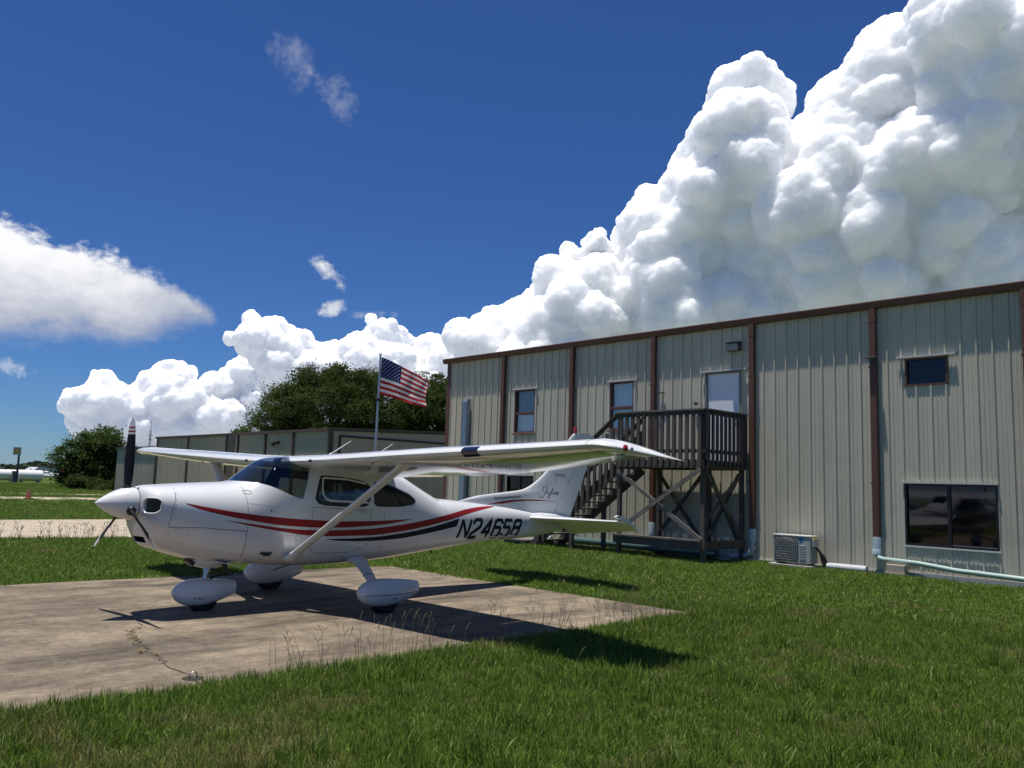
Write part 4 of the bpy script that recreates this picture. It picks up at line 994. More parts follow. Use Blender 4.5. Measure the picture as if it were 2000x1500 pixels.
set_smooth(fus_me, 32)
FUS = put(bpy.data.objects.new('fuselage', fus_me), PL)
for nm, c in (('windshield', cut_list[0]), ('rear_window', cut_list[3])):
    _f = solid_fus(.008, False); gm = bool_with(_f, [c], 'INTERSECT'); bpy.data.objects.remove(_f)
    gm.materials.clear(); gm.materials.append(M_glass); set_smooth(gm, 40)
    put(bpy.data.objects.new(nm, gm), PL)
for nm, poly in (('door_window', DOORWIN), ('side_window', REARWIN)):
    for y0, y1 in ((.02, 1), (-1, -.02)):
        _f = solid_fus(.008, False); gm = bool_with(_f, [prism(poly, y0, y1)], 'INTERSECT'); bpy.data.objects.remove(_f)
        gm.materials.clear(); gm.materials.append(M_glass); set_smooth(gm, 40)
        put(bpy.data.objects.new(nm, gm), PL)

# --- painted and raised details laid on the fuselage skin
def skin(X, Z, side=1, off=.0015):
    h = FUS_BVH.ray_cast(Vector(A(X, side * 3, Z)), Vector((0, -side, 0)))
    if h[0] is None: return None
    return h[0] + h[1] * off
def ribbon(name, top, bot, m, n=60, k=6, off=.0015, parent=None, surf=skin):
    """a painted band between two curves of (X,Z), laid on the skin of both sides"""
    parent = parent or FUS
    top = np.array(top); bot = np.array(bot)
    mb = MB()
    for side in (1, -1):
        tt = np.linspace(0, 1, n)
        def cv(c):
            s = np.linspace(0, 1, len(c)); return np.stack([pchip(s, c[:, 0], tt), pchip(s, c[:, 1], tt)], 1)
        a, b = cv(top), cv(bot); g = []
        for i in range(n):
            for j in range(k):
                q = a[i] * (1 - j / (k - 1)) + b[i] * (j / (k - 1)); p = surf(q[0], q[1], side, off)
                g.append(p)
        idx = {}; v = []; f = []
        for i, p in enumerate(g):
            if p is not None: idx[i] = len(v); v.append(p)
        for i in range(n - 1):
            for j in range(k - 1):
                q = (i * k + j, i * k + j + 1, (i + 1) * k + j + 1, (i + 1) * k + j)
                if all(x in idx for x in q): f.append(tuple(idx[x] for x in q))
        mb.add(v, f)
    return mb.build(name, m, parent, smooth=True)
def resample(pts, step):
    out = [Vector(pts[0])]
    for a, b in zip(pts[:-1], pts[1:]):
        a, b = Vector(a), Vector(b); n = max(1, int((b - a).length / step))
        for i in range(1, n + 1): out.append(a.lerp(b, i / n))
    return out
def stroke(mb, pts, w, surf, side=1, off=.002, closed=False, step=.04, taper=None):
    """a thin painted line along a polyline of (X,Z)"""
    if closed: pts = list(pts) + [pts[0]]
    p = resample(pts, step); n = len(p); v = []; f = []; ok = []
    for i in range(n):
        a = p[i - 1] if i > 0 else (p[-2] if closed else p[0]); b = p[i + 1] if i < n - 1 else (p[1] if closed else p[-1])
        d = (b - a); d = d.normalized() if d.length > 1e-9 else Vector((1, 0)); nr = Vector((-d.y, d.x))
        d1 = (p[i] - a); 
        if i > 0 and d1.length > 1e-9: 
            cs = max(.45, abs(d1.normalized().dot(d)))
        else: cs = 1
        ww = w / 2 / cs * (taper(i / (n - 1)) if taper else 1)
        L_ = surf(*(p[i] + nr * ww), side, off); R_ = surf(*(p[i] - nr * ww), side, off)
        good = L_ is not None and R_ is not None
        ok.append(good); v += [L_ if good else Vector((0, 0, 1.2)), R_ if good else Vector((0, 0, 1.2))]
    for i in range(n - 1):
        if ok[i] and ok[i + 1]: f.append((2 * i, 2 * i + 1, 2 * i + 3, 2 * i + 2))
    mb.add(v, f)

# panel joints of cowling and doors
mb = MB()
for s in (1, -1):
    stroke(mb, [(.76, 1.52), (.70, 1.30), (.68, 1.15), (.68, 1.08)], .006, skin, s)
    stroke(mb, [(.68, 1.08), (1.05, 1.072), (1.61, 1.022), (1.62, .70)], .006, skin, s)
    stroke(mb, [(1.61, 1.60), (1.62, 1.02)], .005, skin, s)
    stroke(mb, [(2.50, 1.30), (2.53, 1.32), (2.70, 1.31), (3.46, 1.285), (3.52, 1.31)], .006, skin, s)
    stroke(mb, [(2.53, 1.30), (2.50, .82), (2.62, .72), (3.20, .715), (3.46, .80), (3.485, 1.3)], .005, skin, s)
    stroke(mb, [(3.72, 1.25), (3.72, .70)], .004, skin, s)
    stroke(mb, [(4.45, 1.10), (4.44, .66)], .004, skin, s)
    stroke(mb, [(4.05, 1.27), (4.45, 1.25)], .0025, skin, s)
    stroke(mb, [(5.06, 1.36), (5.08, .75)], .004, skin, s)
    stroke(mb, [(1.63, 1.36), (1.98, 1.325)], .003, skin, s)
    stroke(mb, [(7.08, 1.08), (7.085, 1.01)], .012, skin, s)
    stroke(mb, rrect(1.585, 1.69, 1.475, 1.515, .018), .005, skin, s, closed=True, step=.01)
    stroke(mb, [(2.335 + .04 * math.cos(t), .93 + .04 * math.sin(t)) for t in np.linspace(0, 6.28, 16)], .004, skin, s, step=.02)
    for i in range(14):      # fasteners
        stroke(mb, [(.76 + i * .062, 1.064 - i * .0022), (.770 + i * .062, 1.064 - i * .0022)], .010, skin, s, step=.02)
    for i in range(10):
        stroke(mb, [(1.632, 1.00 - i * .033), (1.640, 1.00 - i * .033)], .009, skin, s, step=.02)
    for i in range(6):
        stroke(mb, [(.745 - i * .008, 1.46 - i * .06), (.754 - i * .008, 1.46 - i * .06)], .009, skin, s, step=.02)
tag(mb.build('panel_seams', M_seam, FUS), kind='stuff')
# window surrounds
for s in (1, -1):
    mw = MB(); mk = MB(); mk2 = MB()
    stroke(mk, [(x + (.012 if x < 3 else -.012), z + (.012 if z < 1.5 else -.012)) for x, z in DOORWIN], .045, skin, s, off=.003, closed=True, step=.03)
    stroke(mk2, [(x + (.008 if x < 3.9 else -.012), z + (.010 if z < 1.5 else -.010)) for x, z in REARWIN], .03, skin, s, off=.003, closed=True, step=.03)
    stroke(mw, [(3.38, 1.64), (3.05, 1.692), (2.70, 1.703), (2.67, 1.69), (2.66, 1.55), (2.675, 1.48), (2.72, 1.425), (2.80, 1.405), (3.42, 1.385)], .024, skin, s, off=.012, step=.03)
    mk.build('window_seal', M_black, FUS, smooth=True); mk2.build('window_seal', M_black, FUS, smooth=True)
    mw.build('window_frame', M_white, FUS, smooth=True)
# door handle, hinge, step, vents
for s in (1, -1):
    p = skin(3.30, 1.255, s, .012)
    MB().box(p.x - .09, p.x + .03, p.y - .008, p.y + .008, p.z - .012, p.z + .012).build('door_handle', M_steel, FUS, bevel=.004)
    p = skin(2.5, 1.29, s, .006)
    MB().box(p.x - .02, p.x + .05, p.y - .012, p.y + .012, p.z - .018, p.z + .018).build('door_hinge', M_white, FUS, bevel=.004)
    p = skin(1.93, .74, s, -.002)
    MB().box(p.x - .075, p.x + .075, p.y - .006, p.y + .02 * s + .006, p.z - .012, p.z + .012).build('side_vent', M_black, FUS)
    p = skin(1.93, 1.27, s, .0)
    MB().lathe([(.011, -.004), (.011, .004)], 'y', 12, p).build('static_port', M_black, FUS)
# inside the inlets
mb = MB(); mb.box(-.70, -.69, -.41, .41, 1.0, 1.44)
mb.build('engine_baffle', mat('baffle_grey', (.30, .30, .31), .6), FUS)
for s in (1, -1):
    mbl = MB(); pts = []
    for (y, z) in rrect(.263, .442, 1.233, 1.410, .057, 7):
        # front lip follows the bowl
        h = FUS_BVH.ray_cast(Vector(A(-.5, s * y, z)), Vector((-1, 0, 0)))
        pts.append(h[0] + Vector((.004, 0, 0)))
    pts.append(pts[0]); mbl.tube(pts, .009, 8, caps=False); mbl.build('inlet_lip', M_white, FUS, smooth=True)

# --- spinner and propeller
PRX = .355; PRZ = 1.335
prof = [(.0005, 0)]
for i in range(1, 15):
    t = i / 14; prof.append((.195 * math.sin(t * math.pi / 2) ** .86 * (1 - .02 * t), -.43 * t))
prof = [(r, h) for r, h in prof]
mb = MB(); mb.lathe([(r, h) for r, h in prof], 'x', 40, (0, 0, PRZ)); mb.build('spinner', M_white, PL, smooth=True)
mb = MB(); mb.lathe([(.180, -.430), (.180, -.452)], 'x', 40, (0, 0, PRZ)); mb.build('spinner_backplate', M_black, PL)
M_bladeblk = mat('propeller_black', (0.010, 0.011, 0.015), 0.6, spec=.2)
M_bladewht = mat('propeller_white_tip', (0.62, 0.62, 0.61), 0.5)
M_bladered = mat('propeller_red_band', (0.25, 0.02, 0.02), 0.4)
def blade(ang, twist0=0):
    mb = MB(); rs = [.10, .16, .22, .30, .40, .50, .60, .70, .78, .805, .83, .85, .875, .895, .92, .95, .975, .995, 1.003]
    rs = np.array(rs)
    ch = np.interp(rs, [.1, .18, .3, .5, .7, .85, .95, .99, 1.003], [.065, .07, .105, .132, .128, .110, .085, .05, .02])
    thk = np.interp(rs, [.1, .18, .3, .5, .7, 1.0], [.07, .06, .032, .022, .016, .008])
    tw = -np.radians(np.interp(rs, [.1, .3, .6, 1.0], [58, 44, 28, 20]))
    secs = []
    for r, c, t, w in zip(rs, ch, thk, tw):
        q = []
        for k in range(14):
            a = 2 * math.pi * k / 14; u = c / 2 * math.cos(a); v = t / 2 * math.sin(a)
            # u along chord, v thickness: rotate by pitch; local: tangential T, axial X
            q.append((u * math.cos(w) - v * math.sin(w), u * math.sin(w) + v * math.cos(w), r))
        secs.append(q)
    ca, sa = math.cos(ang), math.sin(ang)   # blade direction in (y,z): (cos,sin)
    S2 = [[A(PRX + ax, tn * -sa + r * ca, PRZ + tn * ca + r * sa) for tn, ax, r in q] for q in secs]
    mb.loft(S2)
    nseg = len(rs) - 1; mi = []
    for i in range(nseg):
        rm = (rs[i] + rs[i + 1]) / 2
        m_ = 0 if rm < .80 else (1 if (rm < .83 or .85 < rm < .875 or rm > .895) else 2)
        mi += [m_] * 14
    mb.mi = mi + [0, 1]
    b = mb.build('propeller_blade', [M_bladeblk, M_bladewht, M_bladered], PL, smooth=True)
    root = MB(); d = Vector(A(0, ca, sa)) ; c0 = Vector(A(PRX, 0, PRZ))
    root.tube([c0 + d * .10, c0 + d * .19, c0 + d * .205], [.055, .055, .045], 16); root.build('blade_root', M_black, b, smooth=True)
for a in (90, 212, 332): blade(math.radians(a + 1))

# --- wings
def naca(x, t=.125, m=.02, p=.4):
    yt = 5 * t * (.2969 * np.sqrt(x) - .126 * x - .3516 * x**2 + .2843 * x**3 - .1036 * x**4)
    yc = np.where(x < p, m / p**2 * (2 * p * x - x**2), m / (1 - p)**2 * ((1 - 2 * p) + 2 * p * x - x**2))
    return yc + yt, yc - yt
def foil(x0, x1, n=16):
    """closed loop of airfoil points between chord fractions, as (x,z) of unit chord"""
    b = np.linspace(0, math.pi, n); x = x0 + (x1 - x0) * (1 - np.cos(b)) / 2
    u, l = naca(x); up = list(zip(x, u)); lo = list(zip(x, l))
    return up[::-1] + lo[1:] if x0 == 0 else up[::-1] + lo
WY = [.10, .60, 2.60, 4.0, 5.10]
def wing_at(y):
    le = pchip(WY, [2.285, 2.285, 2.30, 2.42, 2.55], y); te = pchip(WY, [3.935, 3.935, 3.94, 3.80, 3.66], y)
    zl = pchip(WY, [1.905, 1.915, 1.988, 2.045, 2.095], y); zt = pchip(WY, [1.745, 1.752, 1.815, 1.925, 2.03], y)
    return float(le), float(te), float(zl), float(zt)
def wing_sec(y, side, x0, x1, shrink=1.0, zoff=0.0, le_shift=0.0, n=16, te_shift=0.0, gap=0.0):
    le, te, zl, zt = wing_at(min(y, 5.10)); le += le_shift; te += te_shift; c = te - le; out = []
    f = le_shift / (te - le + le_shift + 1e-9)
    zl = zl + (zt - zl) * f
    for x, z in foil(x0, x1, n):
        out.append(A(le + x * c, side * y, zl + (zt - zl) * x + z * c * shrink + zoff))
    return out
for side in (1, -1):
    WR = MB()
    # fixed wing: full chord inboard of the flap, cut at the hinge elsewhere
    ys = [.10, .45, .70]
    WR.loft([wing_sec(y, side, 0, 1.0) for y in ys])
    ys = [.70, 1.2, 1.8, 2.4, 2.6, 3.0, 3.5, 4.0, 4.5, 5.05]
    WR.loft([wing_sec(y, side, 0, .735) for y in ys])
    WR.loft([wing_sec(y, side, 0, 1.0) for y in (5.05, 5.12)])
    # drooped wing tip
    tips = [(5.12, 0, 1.0, 0.0, 0), (5.20, .015, .94, -.004, .0), (5.28, .05, .84, -.012, .0), (5.35, .12, .70, -.022, .0), (5.405, .23, .52, -.032, 0), (5.445, .40, .36, -.040, 0), (5.47, .62, .22, -.046, 0), (5.485, .88, .08, -.05, .0)]
    WR.loft([wing_sec(y, side, 0, 1.0, sh, zo, ls, te_shift=ts) for y, ls, sh, zo, ts in tips])
    W = WR.build('wing', M_wing, PL, smooth=True, angle=50)
    mb = MB(); mb.loft([wing_sec(y, side, .742, 1.0, n=10) for y in (.712, 1.5, 2.2, 2.75)]); mb.build('flap', M_wing, W, smooth=True)
    mb = MB(); mb.loft([wing_sec(y, side, .742, 1.0, n=10) for y in (2.765, 3.4, 4.2, 5.04)]); mb.build('aileron', M_wing, W, smooth=True)
    # landing light window let into the leading edge
    if side == 1:
        mb = MB(); secs = []
        for y in np.linspace(3.52, 3.74, 6):
            le, te, zl, zt = wing_at(y); c = te - le
            q = []
            for x in (.036, .026, .015, .006, 0):
                u, l = naca(np.array([x])); q.append(A(le + x * c - .003, y, zl + (zt - zl) * x + u[0] * c + .002))
            for x in (.007, .018, .035, .05):
                u, l = naca(np.array([x])); q.append(A(le + x * c - .003, y, zl + (zt - zl) * x + l[0] * c - .002))
            secs.append(q)
        mb.loft(secs, closed=False, cap=False); mb.build('landing_light', M_lens_dark, W, smooth=True)
    # wing tip joint, stall vane hole, tie down ring
    mb = MB(); q = wing_sec(5.06, side, 0, .74); mb.tube([Vector(p) for p in q[:-1]], .0025, 5, caps=False); mb.build('tip_joint', M_seam, W)
    # navigation light
    c = Vector(A(2.715, side * 5.40, 2.065))
    mb = MB(); mb.lathe([(.001, .034), (.016, .03), (.024, .016), (.026, 0), (.024, -.016), (.016, -.028), (.001, -.032)], 'z', 14, c)
    mb.build('navigation_light', M_lens_red if side == 1 else mat('green_lens', (.01, .2, .05), .1, coat=1.0), W, smooth=True)
    mb = MB(); mb.lathe([(.001, .02), (.018, .012), (.018, -.012), (.001, -.02)], 'z', 10, c + Vector((-.085, side * .012, -.005))); mb.build('strobe_light', M_steel, W, smooth=True)
    # root fresh air inlet and fuel vent
    le, te, zl, zt = wing_at(.85)
    MB().box(-le - .012, -le + .006, side * .80 - .03, side * .80 + .03, zl - .025, zl + .01).build('air_inlet', M_black, W, bevel=.004)
    MB().lathe([(.009, 0), (.009, .02)], 'x', 8, A(le + .012, side * 2.1, zl - .035)).build('vent_hole', M_black, W)
    mb = MB(); mb.tube([A(2.75, side * 1.55, 1.86), A(2.75, side * 1.55, 1.78), A(2.62, side * 1.55, 1.765)], .012, 8); mb.beam(A(2.7, side * 1.55, 1.80), A(2.79, side * 1.55, 1.80), .02, .05)
    if side == 1: mb.build('pitot_tube', M_white, W)
    # strut
    a = Vector(A(2.27, side * .53, .68)); b = Vector(A(2.605, side * 2.33, 1.90)); d = (b - a).normalized()
    cx = Vector((1, 0, 0)); cx = (cx - d * cx.dot(d)).normalized(); nz = d.cross(cx).normalized()
    secs = []
    for i in range(9):
        p = a.lerp(b, i / 8); q = []
        for k in range(20):
            t = 2 * math.pi * k / 20; u = math.cos(t); v = math.sin(t)
            tk = .032 * (1 - .35 * (u < 0) * abs(u)) * v
            q.append(p + cx * (.075 * u) + nz * tk)
        secs.append(q)
    mb = MB(); mb.loft(secs); S_ = mb.build('wing_strut', M_white, PL, smooth=True, angle=60)
    for (p, sc_, ln) in ((a, 1.5, .16), (b, 1.45, .15)):
        dd = d if p is a else -d; secs = []
        for i in range(6):
            t_ = i / 5; k_ = sc_ + (1.06 - sc_) * smoothstep(0, 1, t_); q = []
            for k in range(20):
                t = 2 * math.pi * k / 20; q.append(p + dd * (ln * t_ - .03) + cx * (.075 * k_ * math.cos(t)) + nz * (.032 * k_ * math.sin(t)))
            secs.append(q)
        mb = MB(); mb.loft(secs); mb.build('strut_fairing', M_white, S_, smooth=True, angle=60)
# roof between the wings
for s, X0, in ((1, 2.92), (1, 3.66)):
    mb = MB(); y = .30
    mb.tube([A(X0, y, 1.99), A(X0 + .03, y, 2.045), A(X0 + .34, y, 2.235)], [.012, .008, .004], 8)
    MBb = MB(); MBb.lathe([(.03, 1.985), (.022, 2.03), (.012, 2.05)], 'z', 12, (-X0 - .01, y, 0)); an = MBb.build('whip_antenna_base', M_white, PL, smooth=True)
    mb.build('whip_antenna', M_white, an, smooth=True)

# --- tail
FIN_LE = [(5.58, 1.405), (6.064, 1.500), (6.649, 1.563), (7.00, 1.598), (7.143, 1.618), (7.25, 1.648), (7.36, 1.692), (7.52, 1.775), (7.68, 1.885), (7.82, 1.992), (8.05, 2.225), (8.30, 2.475), (8.42, 2.590), (8.50, 2.668), (8.57, 2.712), (8.62, 2.728)]
def fin_hinge(z): return 7.925 + (z - 1.15) * (8.368 - 8.002) / (1.785 - 1.264)
def fin_te(z): return 8.493 + (z - 1.144) * (.475 / .925)
zs = [1.10, 1.20, 1.30, 1.40, 1.46, 1.50, 1.54, 1.58, 1.60, 1.62, 1.65, 1.69, 1.74, 1.80, 1.86, 1.93, 2.0, 2.1, 2.2, 2.3, 2.4, 2.5, 2.58, 2.64, 2.69, 2.72]
lez = np.array([p[1] for p in FIN_LE]); lex = np.array([p[0] for p in FIN_LE])
def fin_le(z): return float(np.interp(z, lez, lex)) if z > 1.405 else 5.58 + (1.405 - z) * 4.4
def fin_sec(z, x0, x1, hs):
    q = []
    for t in np.linspace(0, 1, 12): q.append((x0 + (x1 - x0) * t**1.6, hs(t, 1)))
    for t in np.linspace(1, 0, 12)[1:-1]: q.append((x0 + (x1 - x0) * t**1.6, hs(t, -1)))
    return q
def fth(z): return float(np.interp(z, [1.1, 1.5, 1.65, 2.7], [.055, .050, .048, .030]))
secs = []
for z in zs:
    le = fin_le(z); hg = fin_hinge(z) - .004; w = fth(z)
    secs.append([A(X, y, z) for X, y in fin_sec(z, le, max(hg, le + .02), lambda t, s: s * w * min(1, math.sqrt(t * 1.6 + .0001)))])
mb = MB(); mb.loft(secs); FIN = mb.build('vertical_fin', M_white, PL, smooth=True, angle=50)
secs = []
zr = [1.155, 1.3, 1.5, 1.7, 1.9, 2.1, 2.3, 2.5, 2.60, 2.66, 2.685]
for z in zr:
    h0 = fin_hinge(z) + .004; te = fin_te(z) - (0 if z < 2.5 else (z - 2.5)**2 * 4); w = fth(z)
    secs.append([A(X, y, z) for X, y in [(h0, w), (h0 + (te - h0) * .5, w * .55), (te, .006), (te, -.006), (h0 + (te - h0) * .5, -w * .55), (h0, -w)]])
mb = MB(); mb.loft(secs); RUD = mb.build('rudder', M_white, PL, smooth=True, angle=40)
for z in (1.264, 1.785):
    for s in (1, -1): MB().beam(A(fin_hinge(z) - .012, s * .05, z - .022), A(fin_hinge(z) + .012, s * .05, z + .022), .010, .010).build('rudder_hinge', M_black, RUD)
mb = MB(); mb.lathe([(.03, 2.70), (.036, 2.73), (.036, 2.79), (.028, 2.82), (.001, 2.832)], 'z', 16, (-8.60, 0, 0)); mb.build('beacon_light', M_lens_red, FIN, smooth=True)
def fsurf(X, Z, side=1, off=.0015):
    le = fin_le(Z); hg = fin_hinge(Z)
    w = fth(Z)
    if X < hg:
        if X < le: return None
        t = ((X - le) / (hg - le)) ** (1 / 1.6); y = w * min(1, math.sqrt(t * 1.6 + 1e-4))
    else:
        te = fin_te(Z); t = (X - hg) / (te - hg); y = w + (.55 * w - w) * min(1, t * 2)
    return Vector(A(X, side * (y + off + .001), Z))
# horizontal tail
for side in (1, -1):
    def hs(y, x0, x1, droop=0.0, n=10):
        le = np.interp(y, [.06, 1.72], [7.20, 7.655]); te = np.interp(y, [.06, 1.72], [8.47, 8.20]); c = te - le
        z0 = np.interp(y, [.06, 1.72], [1.128, 1.135]); out = []
        b = np.linspace(0, math.pi, n); xx = x0 + (x1 - x0) * (1 - np.cos(b)) / 2
        u, l = naca(xx, .085, 0.0, .4); pts = list(zip(xx, u))[::-1] + (list(zip(xx, l))[1:] if x0 == 0 else list(zip(xx, l)))
        for x, z in pts:
            zz = z0 - .012 * (x - .25) * 4 + z * c
            if x > .56: zz -= math.tan(droop) * (x - .56) * c
            out.append(A(le + x * c, side * y, zz))
        return out
    mb = MB(); mb.loft([hs(y, 0, .56) for y in (.04, .4, .8, 1.2, 1.60, 1.70)]); ST_ = mb.build('stabilizer', M_white, PL, smooth=True, angle=50)
    dr = math.radians(25)
    mb = MB(); mb.loft([hs(y, .565, 1.0, dr, 8) for y in (.10, .5, 1.0, 1.5, 1.715)])
    # horn balance ahead of the hinge, tipped up as the elevator hangs
    hp = []
    for y in (1.718, 1.765):
        hg = float(np.interp(y, [.06, 1.72], [7.20, 7.655]) + .56 * (8.20 - 7.655)); zc_ = 1.12
        q = [(hg - .42, zc_ + .105), (hg - .36, zc_ + .132), (hg - .20, zc_ + .115), (hg, zc_ + .03), (8.195, .975), (8.19, .965), (hg, zc_ - .03), (hg - .2, zc_ + .045), (hg - .38, zc_ + .085)]
        hp.append([A(a_, side * y, b_) for a_, b_ in q])
    mb.loft(hp); mb.build('elevator', M_white, ST_, smooth=True, angle=35)
# root fairing of the stabilizer
mb = MB()
secs = []
for X, w, h in ((7.02, .02, .02), (7.12, .10, .06), (7.3, .15, .085), (7.6, .15, .095), (7.9, .13, .085), (8.2, .10, .06), (8.42, .07, .03)):
    secs.append([A(X, w * math.cos(t), 1.125 + (.02 + h) * math.sin(t)) for t in np.linspace(0, 2 * math.pi, 17)[:-1]])
mb.loft(secs); mb.build('tail_fairing', M_white, PL, smooth=True)

# --- landing gear
def pant(name, X0, X1, y, zlow, zhigh, hw, parent):
    secs = []; L_ = X1 - X0
    for t in (0, .02, .06, .12, .2, .3, .42, .55, .68, .8, .9, .96, 1.0):
        wv = hw * pchip([0, .06, .2, .42, .68, .9, 1.0], [.12, .52, .86, 1.0, .88, .55, .38], t)
        zu = pchip([0, .06, .2, .38, .6, .85, 1.0], [.60, .78, .95, 1.0, .97, .90, .84], t)
        zl = pchip([0, .06, .2, .38, .6, .85, 1.0], [.50, .26, .06, .0, .05, .22, .36], t)
        zu = zlow + (zhigh - zlow) * float(zu); zl = zlow + (zhigh - zlow) * float(zl); zc_ = (zu + zl) / 2; q = []
        for k in range(28):
            a = 2 * math.pi * k / 28; c_, s_ = math.cos(a), math.sin(a)
            q.append(A(X0 + L_ * t, y + float(wv) * math.copysign(abs(c_) ** .8, c_), zc_ + (zu - zl) / 2 * math.copysign(abs(s_) ** .85, s_)))
        secs.append(q)
    mb = MB(); mb.loft(secs); return mb.build(name, M_white, parent, smooth=True, angle=50)
def wheel(X, y, r, w, parent):
    mb = MB(); mb.lathe([(r * .45, -w * .5), (r * .8, -w * .55), (r * .95, -w * .4), (r, -w * .2), (r, w * .2), (r * .95, w * .4), (r * .8, w * .55), (r * .45, w * .5)], 'y', 32, A(X, y, r))
    o = mb.build('wheel', M_rubber, parent, smooth=True)
    mb = MB(); mb.lathe([(r * .44, -w * .4), (r * .44, w * .4)], 'y', 20, A(X, y, r)); mb.build('rim', M_steel, o)
for s in (1, -1):
    secs = []
    path = [((3.335, .40, .60), .24, .055), ((3.33, .55, .585), .225, .05), ((3.25, .80, .50), .19, .045), ((3.16, 1.05, .405), .165, .04), ((3.09, 1.26, .325), .15, .036), ((3.06, 1.33, .29), .14, .034)]
    for (X, y, z), c, t in path:
        q = []
        for k in range(18):
            a = 2 * math.pi * k / 18; q.append(A(X + c / 2 * math.cos(a), s * (y + .35 * t * math.sin(a)), z + t / 2 * math.sin(a)))
        secs.append(q)
    mb = MB(); mb.loft(secs); LEG = mb.build('main_gear_leg', M_white, PL, smooth=True, angle=60)
    secs = []
    for (X, y, z), c, t in (((3.337, .47, .60), .30, .10), ((3.335, .55, .585), .265, .075), ((3.325, .60, .567), .235, .06)):
        secs.append([A(X + c / 2 * math.cos(a), s * (y + .35 * t * math.sin(a)), z + t / 2 * math.sin(a)) for a in np.linspace(0, 2 * math.pi, 19)[:-1]])
    mb = MB(); mb.loft(secs); mb.build('leg_fairing', M_white, LEG, smooth=True, angle=60)
    mb = MB(); (X, y, z) = (3.195, .95, .443)
    mb.loft([[A(X + d_ + .092 * math.cos(a), s * (y + d_ * -2.6 + .35 * .047 * math.sin(a)), z + d_ * .95 + .0235 * math.sin(a)) for a in np.linspace(0, 2 * math.pi, 17)[:-1]] for d_ in (0, .006)])
    mb.build('brake_line_clip', M_black, LEG)
    PT = pant('wheel_pant', 2.70, 3.65, s * 1.385, .105, .455, .155, PL)
    wheel(3.13, s * 1.385, .205, .15, PL)
    mb = MB()
    def psurf(X, Z, side, off): return Vector(A(X, s * (1.385 + .165), Z))
    for i in range(2): mb.lathe([(.008, -.01), (.008, .01)], 'y', 10, A(3.16 + i * .03, s * (1.385 + .147), .215))
    mb.build('pant_bolt', M_black, PT)
    mb = MB(); pts = []
    for t in np.linspace(.05, .97, 24):
        hw = .155 * float(pchip([0, .06, .2, .42, .68, .9, 1.0], [.12, .52, .86, 1.0, .88, .55, .38], t)); pts.append(A(2.70 + .95 * t, s * (1.385 + hw + .0005), .265 + .0))
    mb.tube(pts, .0035, 5); mb.build('pant_joint', M_seam, PT)
NP = pant('nose_wheel_pant', .985, 1.80, 0, .09, .42, .135, PL)
wheel(1.385, 0, .185, .13, PL)
for i in range(3):
    MB().lathe([(.008, -.01), (.008, .01)], 'y', 10, A(1.22 + i * .055 + (i == 2) * -.02, .132, .19 + (i == 0) * .01)).build('pant_bolt', M_black, NP)
mb = MB(); mb.tube([A(1.385, 0, .36), A(1.41, 0, .50)], .032, 14); NS = mb.build('nose_strut', M_steel, PL, smooth=True)
mb = MB(); mb.tube([A(1.41, 0, .49), A(1.45, 0, .70)], .045, 14); mb.build('oleo_cylinder', M_steel, NS, smooth=True)
mb = MB(); mb.tube([A(1.45, .0, .54), A(1.60, .0, .46), A(1.45, 0, .41)], .014, 6); mb.tube([A(1.44, .04, .44), A(1.72, .1, .47)], .012, 6); mb.build('torque_link', M_black, NS)
mb = MB(); mb.loft([[A(X, w * math.cos(a), .645 + h * math.sin(a)) for a in np.linspace(0, 2 * math.pi, 17)[:-1]] for X, w, h in ((1.16, .03, .02), (1.24, .10, .07), (1.36, .13, .105), (1.5, .13, .11), (1.62, .10, .07), (1.75, .04, .02))])
mb.build('strut_cowling', M_white, FUS, smooth=True)
mb = MB(); mb.tube([A(1.55, .16, .68), A(1.56, .165, .56), A(1.60, .17, .49)], .032, 14, caps=False); mb.tube([A(1.55, .16, .68), A(1.56, .165, .56), A(1.60, .17, .49)], .028, 14); mb.build('exhaust_pipe', M_black, FUS, smooth=True)
for s in (1, -1):
    mb = MB(); mb.beam(A(1.35, s * .26, .655), A(1.66, s * .27, .575), .2, .008); mb.build('cowl_flap', M_white, FUS)
mb = MB(); mb.beam(A(1.13, .02, .66), A(1.2, .02, .60), .12, .05); mb.build('oil_cooler_duct', M_black, FUS)
mb = MB(); mb.tube([A(5.05, .02, .66), A(5.1, .02, .60)], .012, 8); mb.build('drain_tube', M_black, FUS)

